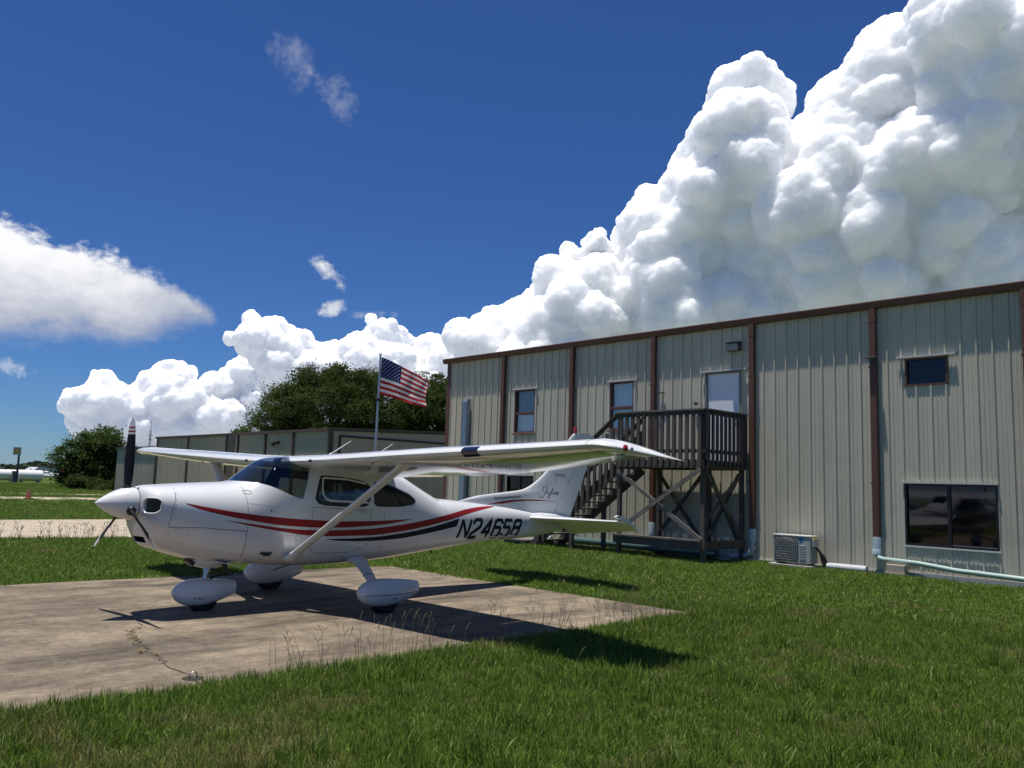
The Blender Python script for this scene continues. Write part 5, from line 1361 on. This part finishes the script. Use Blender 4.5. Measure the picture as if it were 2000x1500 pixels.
# --- cabin
CB = MB(); CB.box(-2.02, -1.9, -.47, .47, .7, 1.52); CB.box(-2.06, -1.75, -.40, .40, 1.46, 1.56)
CB.build('instrument_panel', M_inter, PL, bevel=.02)
MB().box(-3.9, -1.9, -.40, .40, .66, .69).build('cabin_floor', M_inter, PL)
for s in (1, -1):
    for X0, bench in ((2.75, 0), (3.62, 1)):
        y = s * .26
        m1 = MB(); m1.box(-X0 - .48, -X0, y - .22, y + .22, .80, .94); ST0 = m1.build('seat', M_seat, PL, bevel=.03)
        m2 = MB(); m2.loft([[(-X0 - .42 - .10 * t + .05 * math.cos(a), y + .21 * (1 - .25 * t**3) * math.copysign(abs(math.sin(a)) ** .6, math.sin(a)), .90 + .56 * t) for a in np.linspace(0, 2 * math.pi, 17)[:-1]] for t in np.linspace(0, 1, 7)])
        m2.build('seat_back', M_seat, ST0, smooth=True)
        m3 = MB(); m3.loft([[(-X0 - .54 + .045 * k_ * math.cos(a), y + .13 * k_ * math.copysign(abs(math.sin(a)) ** .7, math.sin(a)), 1.50 + .17 * t) for a in np.linspace(0, 2 * math.pi, 17)[:-1]] for t, k_ in ((0, .7), (.15, 1), (.8, 1), (1, .7))])
        m3.tube([(-X0 - .53, y - .06, 1.42), (-X0 - .54, y - .06, 1.52)], .008, 6); m3.tube([(-X0 - .53, y + .06, 1.42), (-X0 - .54, y + .06, 1.52)], .008, 6)
        m3.build('headrest', M_seat, ST0, smooth=True)
    m4 = MB(); y = s * .25
    m4.tube([(-2.02, y, 1.28), (-2.22, y, 1.28)], .014, 8)
    m4.tube([(-2.24, y - .15, 1.40), (-2.23, y - .16, 1.33), (-2.22, y - .10, 1.26), (-2.22, y + .10, 1.26), (-2.23, y + .16, 1.33), (-2.24, y + .15, 1.40)], .014, 8); m4.build('control_yoke', M_black, PL, smooth=True)
# --- stripes, registration and lettering
ribbon('red_stripe', [(.84, 1.358), (1.125, 1.307), (1.602, 1.236), (2.01, 1.192), (2.434, 1.160), (2.85, 1.140), (3.049, 1.134), (3.442, 1.132), (3.946, 1.143), (4.303, 1.156)],
       [(.84, 1.355), (1.034, 1.282), (1.313, 1.216), (1.706, 1.145), (2.125, 1.086), (2.687, 1.054), (3.032, 1.050), (3.352, 1.060), (3.80, 1.090), (4.303, 1.154)], M_red, 90, 8)
ribbon('red_stripe', [(1.326, 1.160), (1.608, 1.121), (2.019, 1.066), (2.444, 1.028), (2.90, 1.016), (3.45, 1.026), (3.951, 1.062), (4.51, 1.126), (5.153, 1.218), (5.558, 1.286), (5.997, 1.326), (6.22, 1.334), (6.381, 1.327)],
       [(1.326, 1.158), (1.711, 1.078), (2.131, 1.006), (2.452, .960), (2.847, .938), (3.461, .936), (3.960, .971), (4.517, 1.032), (5.137, 1.130), (5.525, 1.208), (5.943, 1.274), (6.2, 1.306), (6.381, 1.325)], M_red, 110, 8)
ribbon('navy_stripe', [(2.768, .901), (3.117, .902), (3.465, .909), (3.965, .940), (4.52, 1.002), (4.977, 1.074), (5.352, 1.147)],
       [(2.768, .896), (3.05, .870), (3.475, .858), (3.98, .873), (4.533, .927), (4.92, .975), (5.285, 1.024)], M_navy, 80, 8)
ribbon('fin_stripe', [(6.29, 1.366), (6.678, 1.418), (6.965, 1.443), (7.363, 1.449), (7.70, 1.438), (8.045, 1.415)],
       [(6.29, 1.364), (6.60, 1.372), (6.966, 1.414), (7.364, 1.428), (7.70, 1.427), (8.045, 1.413)], M_red, 50, 4, parent=FIN, surf=fsurf)

GL = {'N': [[(0, 0), (0, 1)], [(0, .98), (1, .02)], [(1, 0), (1, 1)]],
      '2': [[(0, .74), (0, .88), (.16, 1), (.84, 1), (1, .88), (1, .62), (0, .18), (0, 0), (1, 0)]],
      '4': [[(.78, 0), (.78, 1), (.0, .30), (1.05, .30)]],
      '6': [[(1, .76), (1, .88), (.84, 1), (.16, 1), (0, .88), (0, .12), (.16, 0), (.84, 0), (1, .12), (1, .44), (.84, .56), (.0, .56)]],
      '5': [[(1, 1), (.0, 1), (.0, .57), (.84, .57), (1, .45), (1, .12), (.84, 0), (.16, 0), (0, .12), (0, .24)]],
      '8': [[(.16, .54), (0, .64), (0, .88), (.16, 1), (.84, 1), (1, .88), (1, .64), (.84, .54), (.16, .54), (0, .42), (0, .12), (.16, 0), (.84, 0), (1, .12), (1, .42), (.84, .54)]]}
REG = [('N', 5.335, .205), ('2', 5.625, .185), ('4', 5.905, .185), ('6', 6.175, .180), ('5', 6.430, .180), ('8', 6.695, .180)]
def reg_xy(x, t):
    zb_ = .846 + (x - 5.3) * (-.012 / 1.6); zt_ = 1.128 + (x - 5.4) * (-.038 / 1.64)
    return (x + t * .115, zb_ + (zt_ - zb_) * t)
for s in (1, -1):
    for ch, x0, w in REG:
        mb = MB()
        for pl in GL[ch]:
            if s == 1: q = [reg_xy(x0 + w * a, b) for a, b in pl]
            else: q = [reg_xy(x0 + (6.99 - x0 - x0 + 5.21) * 0 + w * a, b) for a, b in pl]
            if s == -1: q = [(5.335 + 6.875 - x0 - w * a + b * 0 + (1 - b) * .115, reg_xy(x0, b)[1]) for a, b in pl]
            stroke(mb, q, .056, skin, s, step=.025)
        mb.build('registration_character', M_navy, FUS)

def catmull(p, k=6):
    p = [Vector(q) for q in p]; out = []
    for i in range(len(p) - 1):
        a, b, c, d = p[max(i - 1, 0)], p[i], p[i + 1], p[min(i + 2, len(p) - 1)]
        for j in range(k):
            t = j / k; out.append(.5 * (2 * b + (c - a) * t + (2 * a - 5 * b + 4 * c - d) * t * t + (3 * b - a - 3 * c + d) * t**3))
    out.append(p[-1]); return out
SCRIPT = [[(.34, .80), (.38, .93), (.34, 1.02), (.25, .96), (.20, .80), (.24, .62), (.28, .42), (.24, .18), (.14, .05), (.05, .08), (.01, .22), (.05, .32)],
          [(.42, 1.02), (.39, .75), (.34, .34)], [(.48, .64), (.42, .58), (.37, .50), (.42, .46), (.47, .34), (.50, .36)],
          [(.50, .62), (.485, .46), (.51, .36), (.56, .42), (.60, .62), (.56, .36), (.51, .06), (.46, -.04), (.44, .06), (.50, .22), (.60, .40)],
          [(.60, .40), (.66, .64), (.69, .84), (.66, .80), (.635, .48), (.65, .36), (.69, .42)],
          [(.765, .56), (.72, .56), (.69, .44), (.71, .35), (.75, .42), (.775, .57), (.765, .40), (.79, .35), (.81, .44)],
          [(.81, .44), (.83, .57), (.815, .36), (.85, .52), (.88, .56), (.875, .40), (.89, .35), (.91, .42)],
          [(.91, .44), (.95, .50), (.955, .57), (.92, .55), (.905, .44), (.93, .34), (.97, .38), (1.02, .50)]]
mb = MB()
for s in (1, -1):
    for pl in SCRIPT:
        pts = []
        for q in catmull(pl):
            x, y = q; x = x if s == 1 else 1 - x
            pts.append((7.545 + x * .565, 1.478 + y * .215 - (x if s == 1 else 1 - x) * .01))
        stroke(mb, pts, .0085, fsurf, s, off=.001, step=.006, taper=lambda t: .45 + .9 * math.sin(math.pi * min(1, max(0, t))))
mb.build('script_lettering', mat('lettering_grey', (.03, .033, .04), .5, spec=.2), FIN)
mb = MB()
for s in (1, -1):
    stroke(mb, [(7.998, 1.735), (7.998, 1.935)], .006, fsurf, s, step=.02)
    for ph in (0, math.pi):
        stroke(mb, [(8.0 + .285 * t, 1.905 + .026 * math.sin(ph + t * 5 * math.pi) - .01 * t) for t in np.linspace(0, 1, 30)], .008, fsurf, s, step=.01)
mb.build('pennant_emblem', MATS['lettering_grey'], FIN)
def text_mesh(body, shear=0.0, bold=0.0):
    cu = bpy.data.curves.new('txt', 'FONT'); cu.body = body; cu.shear = shear; cu.offset = bold; cu.resolution_u = 3
    o = bpy.data.objects.new('txt', cu); COL.objects.link(o); me = bake(o); bpy.data.objects.remove(o)
    v = np.array([q.co[:2] for q in me.vertices]); f = [tuple(p.vertices) for p in me.polygons]; bpy.data.meshes.remove(me); return v, f
tv, tf = text_mesh('EasyAirplaneRental.com', .0, .018)
x0, x1 = tv[:, 0].min(), tv[:, 0].max(); mb = MB()
for s in (1, -1):
    vv = []
    for x, y in tv:
        t = (x - x0) / (x1 - x0); t = t if s == 1 else 1 - t
        vv.append(fsurf(6.424 + t * .65, 1.446 + (t if s == 1 else t) * .042 + y * .055, s, .001))
    mb.add(vv, tf)
mb.build('web_lettering', M_navy, FIN, fix=False)
# ------------------------------------------------------------------ lawn
def grass_mat():
    m = bpy.data.materials.new('grass_blades'); m.use_nodes = True; N, L = m.node_tree.nodes, m.node_tree.links; b = N['Principled BSDF']
    at = N.new('ShaderNodeAttribute'); at.attribute_type = 'INSTANCER'; at.attribute_name = 'dry'
    oi = N.new('ShaderNodeObjectInfo')
    r1 = N.new('ShaderNodeValToRGB'); e = r1.color_ramp.elements; e[0].position = 0; e[0].color = (.076, .148, .016, 1); e[1].position = 1; e[1].color = (.190, .280, .040, 1)
    L.new(oi.outputs['Random'], r1.inputs[0])
    mx = N.new('ShaderNodeMix'); mx.data_type = 'RGBA'; L.new(at.outputs['Fac'], mx.inputs[0]); L.new(r1.outputs[0], mx.inputs[6]); mx.inputs[7].default_value = (.27, .23, .09, 1)
    L.new(mx.outputs[2], b.inputs['Base Color']); b.inputs['Roughness'].default_value = .5; b.inputs['Specular IOR Level'].default_value = .28
    t = N.new('ShaderNodeBsdfTranslucent'); L.new(mx.outputs[2], t.inputs[0]); ms = N.new('ShaderNodeMixShader'); ms.inputs[0].default_value = .35
    L.new(b.outputs[0], ms.inputs[1]); L.new(t.outputs[0], ms.inputs[2]); L.new(ms.outputs[0], N['Material Output'].inputs[0]); return m
M_grass = grass_mat()
def tuft_mesh(seed, nb, rad, h0, h1, w, flat=.55):
    rr = random.Random(seed); v = []; f = []
    for i in range(nb):
        a = rr.uniform(0, 6.283); r = rad * math.sqrt(rr.random()); bx, by = r * math.cos(a), r * math.sin(a); h = rr.uniform(h0, h1); ww = w * rr.uniform(.7, 1.3)
        la = rr.uniform(0, 6.283); lean = h * abs(rr.gauss(0, flat)); dx, dy = math.cos(la), math.sin(la); fa = la + math.pi / 2 + rr.gauss(0, .5); px, py = math.cos(fa) * ww / 2, math.sin(fa) * ww / 2
        b0 = len(v)
        v += [(bx - px, by - py, -.01), (bx + px, by + py, -.01), (bx + dx * lean * .35 - px * .9, by + dy * lean * .35 - py * .9, h * .55), (bx + dx * lean * .35 + px * .9, by + dy * lean * .35 + py * .9, h * .55), (bx + dx * lean, by + dy * lean, h * (1 - .25 * min(1, lean / h)))]
        f += [(b0, b0 + 1, b0 + 3, b0 + 2), (b0 + 2, b0 + 3, b0 + 4)]
    me = bpy.data.meshes.new('tuft'); me.from_pydata(v, [], f); me.materials.append(M_grass); me.polygons.foreach_set('use_smooth', [True] * len(f)); return me
TC = bpy.data.collections.new('grass_tufts')
def add_t(name, me):
    o = bpy.data.objects.new(name, me); TC.objects.link(o)
for k in range(6): add_t('tuft_a%d' % k, tuft_mesh(100 + k, 22, .075, .035, .085, .0055))
for k in range(3): add_t('tuft_b%d' % k, tuft_mesh(200 + k, 16, .06, .07, .135, .0060, .4))
for k in range(4): add_t('tuft_c%d' % k, tuft_mesh(300 + k, 55, .26, .045, .095, .010))
for k in range(3): add_t('tuft_d%d' % k, tuft_mesh(400 + k, 130, .75, .05, .11, .022))

rg = np.random.default_rng(9)
def vnoise(x, y, s, seed):
    r = np.random.default_rng(seed); g = r.random((64, 64)); xs, ys = x / s, y / s; xi, yi = np.floor(xs).astype(int), np.floor(ys).astype(int); fx, fy = xs - xi, ys - yi; fx = fx * fx * (3 - 2 * fx); fy = fy * fy * (3 - 2 * fy)
    q = lambda a, b: g[a % 64, b % 64]; return (q(xi, yi) * (1 - fx) + q(xi + 1, yi) * fx) * (1 - fy) + (q(xi, yi + 1) * (1 - fx) + q(xi + 1, yi + 1) * fx) * fy
head = math.atan2(_F.y, _F.x)
def ring(d0, d1, dens, half=.74):
    n = int(half * (d1 * d1 - d0 * d0) * dens); d = np.sqrt(rg.uniform(d0 * d0, d1 * d1, n)); a = head + rg.uniform(-half, half, n); return CAM.x + d * np.cos(a), CAM.y + d * np.sin(a)
def allowed(x, y, mar):
    e = mar * (vnoise(x, y, .35, 3) - .35)
    ok = ~((x > PAD[0] + e) & (x < PAD[1] - e * 1.6) & (y > PAD[2]) & (y < PAD[3] - e))
    ok &= ~((x > -11.7 + e) & (x < -2.70 - e)); ok &= ~((x > -38.6) & (x < -34.2)); ok &= ~((x > -47.6) & (x < -46.0))
    ok &= ~((y > -.03) & (x > -3.0)); ok &= ~((y > 7.95) & (x < -23.6) & (x > -59.5)); ok &= ~((x > 6.5) & (x < 9.1) & (y > -1.8)); ok &= ~((x > 9.74) & (x < 10.85) & (y > -.62)); ok &= ~((x > 11.2) & (x < 17) & (y > -.36)); ok &= ~((x > 2.2) & (x < 3.3) & (y > -2.0))
    return ok
P_ = []; 
def emit(x, y, lo, hi, smin, smax, mar=.10):
    k = allowed(x, y, mar); x, y = x[k], y[k]; n = len(x)
    tall = vnoise(x, y, 1.3, 5); dryn = vnoise(x, y, .9, 7) * .6 + vnoise(x, y, .28, 8) * .4
    near_dry = np.exp(-(((x - 15.2) / 1.6) ** 2 + ((y + 16.2) / 1.5) ** 2)); dry = np.clip((dryn - .64 + .22 * near_dry) * 3.0, 0, .7) * (rg.random(n) < .8)
    dry = np.where(rg.random(n) < .03, .9, dry)
    sc_ = rg.uniform(smin, smax, n) * (.62 + .52 * tall)
    edge = np.exp(-((x - 13.85) / .40) ** 2) * (y < -8.5); sc_ *= 1 + .45 * edge
    P_.append(np.stack([x, y, rg.uniform(0, 6.283, n), sc_, dry, rg.integers(lo, hi, n).astype(float)], 1))
# indices follow the alphabetical order of the tuft collection: a 0-5, b 6-8, c 9-12, d 13-15
x, y = ring(.3, 2.6, 420, 3.14); emit(x, y, 0, 9, .7, 1.15)
x, y = ring(2.6, 7.5, 700, 1.15); emit(x, y, 0, 9, .7, 1.15)
x, y = ring(7.5, 13, 420, 1.0); emit(x, y, 0, 9, .75, 1.2)
x, y = ring(13, 24, 60, .92); emit(x, y, 9, 13, .8, 1.2, .08)
x, y = ring(9, 24, 45, .92); emit(x, y, 0, 9, .8, 1.2, .10)
x, y = ring(24, 48, 12, .85); emit(x, y, 9, 13, .9, 1.3, .08)
x, y = ring(48, 120, 1.6, .80); emit(x, y, 13, 16, .8, 1.1, .0)
x = rg.uniform(13.42, 13.85, 1400); y = rg.uniform(-20, -8.9, 1400); P_.append(np.stack([x, y, rg.uniform(0, 6.28, 1400), rg.uniform(.8, 1.35, 1400), np.clip(rg.normal(.05, .1, 1400), 0, .6), rg.integers(0, 9, 1400).astype(float)], 1))


# taller coarse clumps here and there
ncl = 46; cx_, cy_ = ring(3.2, 12, 2.2, .6); k_ = allowed(cx_, cy_, .0) & (cx_ > 13.9); cx_, cy_ = cx_[k_][:ncl], cy_[k_][:ncl]
for q_ in range(len(cx_)):
    m_ = 14; x = cx_[q_] + rg.normal(0, .10, m_); y = cy_[q_] + rg.normal(0, .10, m_); P_.append(np.stack([x, y, rg.uniform(0, 6.28, m_), rg.uniform(1.0, 1.6, m_), np.full(m_, .02), rg.integers(6, 9, m_).astype(float)], 1))
Q = np.concatenate(P_); NQ = len(Q)
me = bpy.data.meshes.new('lawn_grass'); me.vertices.add(NQ); co = np.zeros((NQ, 3)); co[:, :2] = Q[:, :2]; me.vertices.foreach_set('co', co.ravel())
rot = np.zeros((NQ, 3)); rot[:, 2] = Q[:, 2]; rot[:, 0] = rg.normal(0, .12, NQ); rot[:, 1] = rg.normal(0, .12, NQ)
a_ = me.attributes.new('rot', 'FLOAT_VECTOR', 'POINT'); a_.data.foreach_set('vector', rot.ravel())
a_ = me.attributes.new('scl', 'FLOAT', 'POINT'); a_.data.foreach_set('value', Q[:, 3].astype(np.float32))
a_ = me.attributes.new('dry', 'FLOAT', 'POINT'); a_.data.foreach_set('value', Q[:, 4].astype(np.float32))
a_ = me.attributes.new('idx', 'INT', 'POINT'); a_.data.foreach_set('value', Q[:, 5].astype(np.int32))
LG = put(bpy.data.objects.new('lawn_grass', me)); tag(LG, kind='stuff')
ng = bpy.data.node_groups.new('lawn', 'GeometryNodeTree'); ng.interface.new_socket('Geometry', in_out='INPUT', socket_type='NodeSocketGeometry'); ng.interface.new_socket('Geometry', in_out='OUTPUT', socket_type='NodeSocketGeometry')
gi = ng.nodes.new('NodeGroupInput'); go = ng.nodes.new('NodeGroupOutput'); mp_ = ng.nodes.new('GeometryNodeMeshToPoints'); ip = ng.nodes.new('GeometryNodeInstanceOnPoints'); ci = ng.nodes.new('GeometryNodeCollectionInfo')
ci.inputs['Collection'].default_value = TC; ci.inputs['Separate Children'].default_value = True; ci.inputs['Reset Children'].default_value = True
def named(n, t):
    k = ng.nodes.new('GeometryNodeInputNamedAttribute'); k.data_type = t; k.inputs['Name'].default_value = n; return k.outputs['Attribute']
Lk = ng.links; Lk.new(gi.outputs[0], mp_.inputs[0]); Lk.new(mp_.outputs[0], ip.inputs['Points']); Lk.new(ci.outputs[0], ip.inputs['Instance']); ip.inputs['Pick Instance'].default_value = True
Lk.new(named('idx', 'INT'), ip.inputs['Instance Index']); Lk.new(named('rot', 'FLOAT_VECTOR'), ip.inputs['Rotation']); Lk.new(named('scl', 'FLOAT'), ip.inputs['Scale']); Lk.new(ip.outputs[0], go.inputs[0])
LG.modifiers.new('lawn', 'NODES').node_group = ng
print('tufts', NQ)

# tall seed stems along the pad and taxiway edges
def stems(name, spots, seed, hmin, hmax, w=.0032):
    rr = random.Random(seed); mb = MB()
    for (x, y, z) in spots:
        h = rr.uniform(hmin, hmax); a = rr.uniform(0, 6.283); ln = h * rr.uniform(.05, .45); tip = Vector((x + ln * math.cos(a), y + ln * math.sin(a), z + h)); b = Vector((x, y, z)); mid = b.lerp(tip, .55) + Vector((0, 0, h * .06)); mid.x -= ln * .15 * math.cos(a)
        mb.tube([b, mid, tip], [w, w * .8, w * .5], 3, caps=False)
        if rr.random() < .75:
            for s in (-1, 1):
                d = Vector((math.cos(a + s * 1.2), math.sin(a + s * 1.2), 0)); L_ = rr.uniform(.05, .10); mb.tube([tip, tip + Vector((0, 0, L_ * .8)) + d * L_ * .45, tip + Vector((0, 0, L_)) + d * L_ * .8], [w * .9, w * 1.2, w * .5], 3, caps=False)
    o = mb.build(name, mat('seed_stem', (.105, .095, .042), .8), fix=False); tag(o, kind='stuff'); return o
rr = random.Random(4); sp = []
for i in range(110): sp.append((rr.gauss(13.35, .2), rr.uniform(-15.2, -9.2), .02))
for i in range(60): sp.append((rr.uniform(12.4, 13.7), rr.gauss(-10.3, .7), .02))
for i in range(25): sp.append((rr.uniform(13.3, 15), rr.uniform(-14.5, -9.5), .02))
stems('seed_stems', sp, 6, .12, .34, .0022)
sp = [(rr.gauss(-2.35, .18), rr.uniform(-26, -4), 0) for i in range(420)]
stems('seed_stems', sp, 7, .18, .42, .005)
# weeds rooted in the crack
sp = []
for i in range(16): q = rr.choice(CRACK[20:90]); sp.append((q[0] + rr.gauss(0, .02), q[1] + rr.gauss(0, .03), .03))
def weeds():
    mb = MB()
    for (x, y, z) in sp:
        for k in range(9):
            a = rr.uniform(0, 6.28); h = rr.uniform(.012, .04); d = Vector((math.cos(a), math.sin(a), 0)); p = Vector((x, y, z)) + d * rr.uniform(0, .05); n_ = Vector((-d.y, d.x, 0)) * .006; mb.add([p - n_, p + n_, p + d * h + Vector((0, 0, h * .8))], [(0, 1, 2)])
    tag(mb.build('crack_weeds', mat('dry_weed', (.17, .13, .04), .9), fix=False), kind='stuff')
weeds()
# ------------------------------------------------------------------ towering cumulus, real bodies of cloud far off
def cloud_mat(name, scale, col=(.985, .985, .985)):
    m, N, L, b = new_mat(name)
    b.inputs['Base Color'].default_value = (*col, 1); b.inputs['Roughness'].default_value = 1; b.inputs['Specular IOR Level'].default_value = 0
    b.inputs['Subsurface Weight'].default_value = 1; b.inputs['Subsurface Radius'].default_value = (1, 1, 1); b.inputs['Subsurface Scale'].default_value = scale; b.inputs['Subsurface Anisotropy'].default_value = .3
    return m
def in_poly(p, x, y):
    c = False; j = len(p) - 1
    for i in range(len(p)):
        if (p[i][1] > y) != (p[j][1] > y) and x < (p[j][0] - p[i][0]) * (y - p[i][1]) / (p[j][1] - p[i][1]) + p[i][0]: c = not c
        j = i
    return c
def edge_dist(p, x, y):
    b = 1e9
    for i in range(len(p)):
        ax, ay = p[i]; bx, by = p[(i + 1) % len(p)]; dx, dy = bx - ax, by - ay; t = max(0, min(1, ((x - ax) * dx + (y - ay) * dy) / (dx * dx + dy * dy + 1e-12))); b = min(b, math.hypot(x - ax - t * dx, y - ay - t * dy))
    return b
SITE = Vector((20.0, -18.8, 1.7))      # the camera position, rounded; azimuths and elevations are taken from here
def _ico():
    bm = bmesh.new(); bmesh.ops.create_icosphere(bm, subdivisions=2, radius=1.0); bm.verts.ensure_lookup_table(); v = np.array([q.co[:] for q in bm.verts]); f = np.array([[w.index for w in q.verts] for q in bm.faces]); bm.free(); return v, f
ICO_V, ICO_F = _ico()
def cumulus(label, outline, D, n, rmax, seed, voxel, disp, sss, depth=1.6, col=(.985, .985, .985), buds=4, extra=()):
    """outline of the cloud as (azimuth, elevation) in degrees, D metres away; sizes in degrees"""
    rnd = random.Random(seed); k = D * math.pi / 180; us = [p[0] for p in outline]; vs_ = [p[1] for p in outline]; cnt = 0
    um = sum(us) / len(us); cs = math.cos(math.radians(sum(vs_) / len(vs_)))
    pl = [((u - um) * cs, v) for u, v in outline]; us = [p[0] for p in pl]; V = []
    def ball(u, v, r, dep):
        az, el = math.radians(u / cs + um), math.radians(v); dd = D + dep * k
        p = SITE + Vector((math.cos(el) * math.cos(az), math.cos(el) * math.sin(az), math.sin(el))) * dd
        V.append(ICO_V * (r * k) + np.array(p[:]))
    tries = 0
    while cnt < n and tries < n * 60:
        tries += 1; u = rnd.uniform(min(us), max(us)); v = rnd.uniform(min(vs_), max(vs_))
        if not in_poly(pl, u, v): continue
        d = edge_dist(pl, u, v); r = min(d, rmax) if cnt < n * .45 else min(d, rmax * rnd.uniform(.2, .8))
        if cnt < n * .45 and d < rmax * .3: continue
        if r < rmax * .08: continue
        dep = -min(d, rmax * depth) * rnd.uniform(.0, 1.0); ball(u, v, r, dep); cnt += 1
        for _ in range(buds):        # smaller heads budding from the larger one
            a, e = rnd.uniform(0, 6.283), rnd.uniform(-.5, 1.3); rr = r * rnd.uniform(.2, .45); uu = u + r * .9 * math.cos(a) * math.cos(e); vv = v + r * .9 * math.sin(e)
            if in_poly(pl, uu, vv) and edge_dist(pl, uu, vv) > rr * .3: ball(uu, vv, rr, dep - r * .9 * abs(math.sin(a)) * math.cos(e))
    for az, el, r, dep in extra: ball((az - um) * cs, el, r, dep)
    nb = len(V); F_ = (ICO_F[None] + (np.arange(nb) * len(ICO_V))[:, None, None]).reshape(-1, 3)
    me = bpy.data.meshes.new('cumulus_cloud'); me.from_pydata(np.concatenate(V).tolist(), [], F_.tolist())
    o = bpy.data.objects.new('cumulus_cloud', me); COL.objects.link(o)
    def remesh(sz):
        md = o.modifiers.new('r', 'REMESH'); md.mode = 'VOXEL'; md.voxel_size = sz * k
    def displace(sz, st):
        tx = bpy.data.textures.new('cloud_relief', 'VORONOI'); tx.noise_scale = sz * k; tx.distance_metric = 'DISTANCE_SQUARED'
        dm = o.modifiers.new('d', 'DISPLACE'); dm.texture = tx; dm.texture_coords = 'LOCAL'; dm.strength = -st * k; dm.mid_level = .55
    def soften(n, f=.5):
        sm = o.modifiers.new('s', 'SMOOTH'); sm.iterations = n; sm.factor = f
    remesh(voxel * 1.5); displace(*disp[0]); remesh(voxel * 1.3); soften(3); displace(*disp[1]); remesh(voxel); soften(4)
    for q in disp[2:]: displace(*q); soften(1, .4)
    me2 = bake(o); ne = len(me2.edges); E2 = np.empty(ne * 2, np.int64); me2.edges.foreach_get('vertices', E2); E2 = E2.reshape(-1, 2); lab = np.arange(len(me2.vertices))
    while True:                  # keep only the one connected body
        new = lab.copy(); m_ = np.minimum(lab[E2[:, 0]], lab[E2[:, 1]]); np.minimum.at(new, E2[:, 0], m_); np.minimum.at(new, E2[:, 1], m_); new = new[new]; new = new[new]
        if (new == lab).all(): break
        lab = new
    vals, cn = np.unique(lab, return_counts=True); bad = np.nonzero(lab != vals[cn.argmax()])[0]
    if len(bad):
        bm = bmesh.new(); bm.from_mesh(me2); bm.verts.ensure_lookup_table(); bmesh.ops.delete(bm, geom=[bm.verts[i] for i in bad], context='VERTS'); bm.to_mesh(me2); bm.free()
    o.modifiers.clear(); o.data = me2; me2.materials.clear(); me2.materials.append(cloud_mat('cloud_vapour', sss * k, col)); me2.polygons.foreach_set('use_smooth', [True] * len(me2.polygons))
    tag(o, label, 'cloud', 'cumulus clouds'); print('cloud', len(me2.polygons)); return o
C_BIG = [(141.17, 5.72), (140.87, 8.54), (139.8, 11.21), (138.23, 12.15), (136.44, 12.22), (134.69, 13.66), (133.47, 15.24), (131.88, 16.47), (130.26, 16.14), (129.18, 15.8), (129.22, 17.83), (128.0, 19.66), (125.88, 20.44), (124.83, 21.54), (123.96, 23.74), (122.92, 25.09), (123.03, 26.64), (121.0, 27.84), (118.95, 27.05), (117.61, 25.42), (117.46, 24.19), (117.8, 23.09), (116.97, 23.38), (115.49, 24.29), (114.98, 25.73), (113.68, 26.29), (112.71, 27.46), (111.12, 28.61), (109.56, 29.58), (106.2, 32.54), (99.5, 33.0), (96.5, 21.55), (97.0, 4.92), (119.07, 3.49)]
C_MID = [(156.06, 9.24), (156.03, 10.08), (155.53, 10.62), (154.1, 10.99), (152.91, 10.46), (151.72, 9.95), (150.03, 9.74), (149.48, 9.1), (148.3, 9.25), (147.3, 9.76), (146.46, 10.33), (146.35, 11.45), (145.84, 11.62), (144.59, 11.21), (143.83, 10.14), (142.93, 9.67), (141.72, 10.25), (140.63, 9.6), (139.17, 8.61), (138.95, 2.99), (152.55, 2.44), (153.34, 7.12), (154.54, 8.04)]
C_LOW = [(164.77, 4.46), (164.5, 5.1), (163.58, 5.8), (163.19, 6.16), (162.05, 6.16), (161.26, 5.46), (159.73, 6.62), (158.26, 7.23), (156.66, 6.54), (155.14, 7.49), (153.57, 8.11), (151.59, 7.92), (149.85, 1.2), (159.3, 1.15), (163.38, 1.74), (164.56, 3.23)]
C_PUF = [(160.95, 6.75), (160.6, 7.15), (160.0, 7.28), (159.75, 6.87), (160.17, 6.48), (160.67, 6.5)]
C_SPU = [(133.47, 15.07), (132.97, 16.46), (131.53, 16.95), (131.19, 17.66), (130.11, 17.5), (129.37, 16.48), (129.16, 14.43), (132.18, 13.71)]
cumulus('towering white cumulus cloud piled up over the tan building', C_BIG, 1500, 380, 3.0, 8, .084, [(2.6, .80), (1.05, .36), (.45, .18), (.20, .09)], 1.9,
        extra=((120.6, 25.6, 1.9, 0), (119.3, 25.0, 1.7, .5), (121.4, 24.0, 1.7, 0), (120.5, 22.5, 2.2, 0), (123.2, 21.2, 2.0, 0), (113.5, 24.0, 2.6, 0), (111.0, 26.5, 2.4, 1)))
cumulus('small rounded cloud head on the left shoulder of the towering cumulus', C_SPU, 1450, 22, .9, 4, .06, [(.9, .26), (.36, .15), (.16, .07)], .8)
cumulus('middle bank of cumulus above the dark oak and the flag', C_MID, 2300, 170, 1.5, 5, .065, [(1.3, .38), (.5, .18), (.2, .09)], .9)
cumulus('low hazy bank of cumulus above the hangar roofs at left', C_LOW, 2800, 190, 1.1, 6, .065, [(1.0, .30), (.42, .16), (.18, .08)], .8)
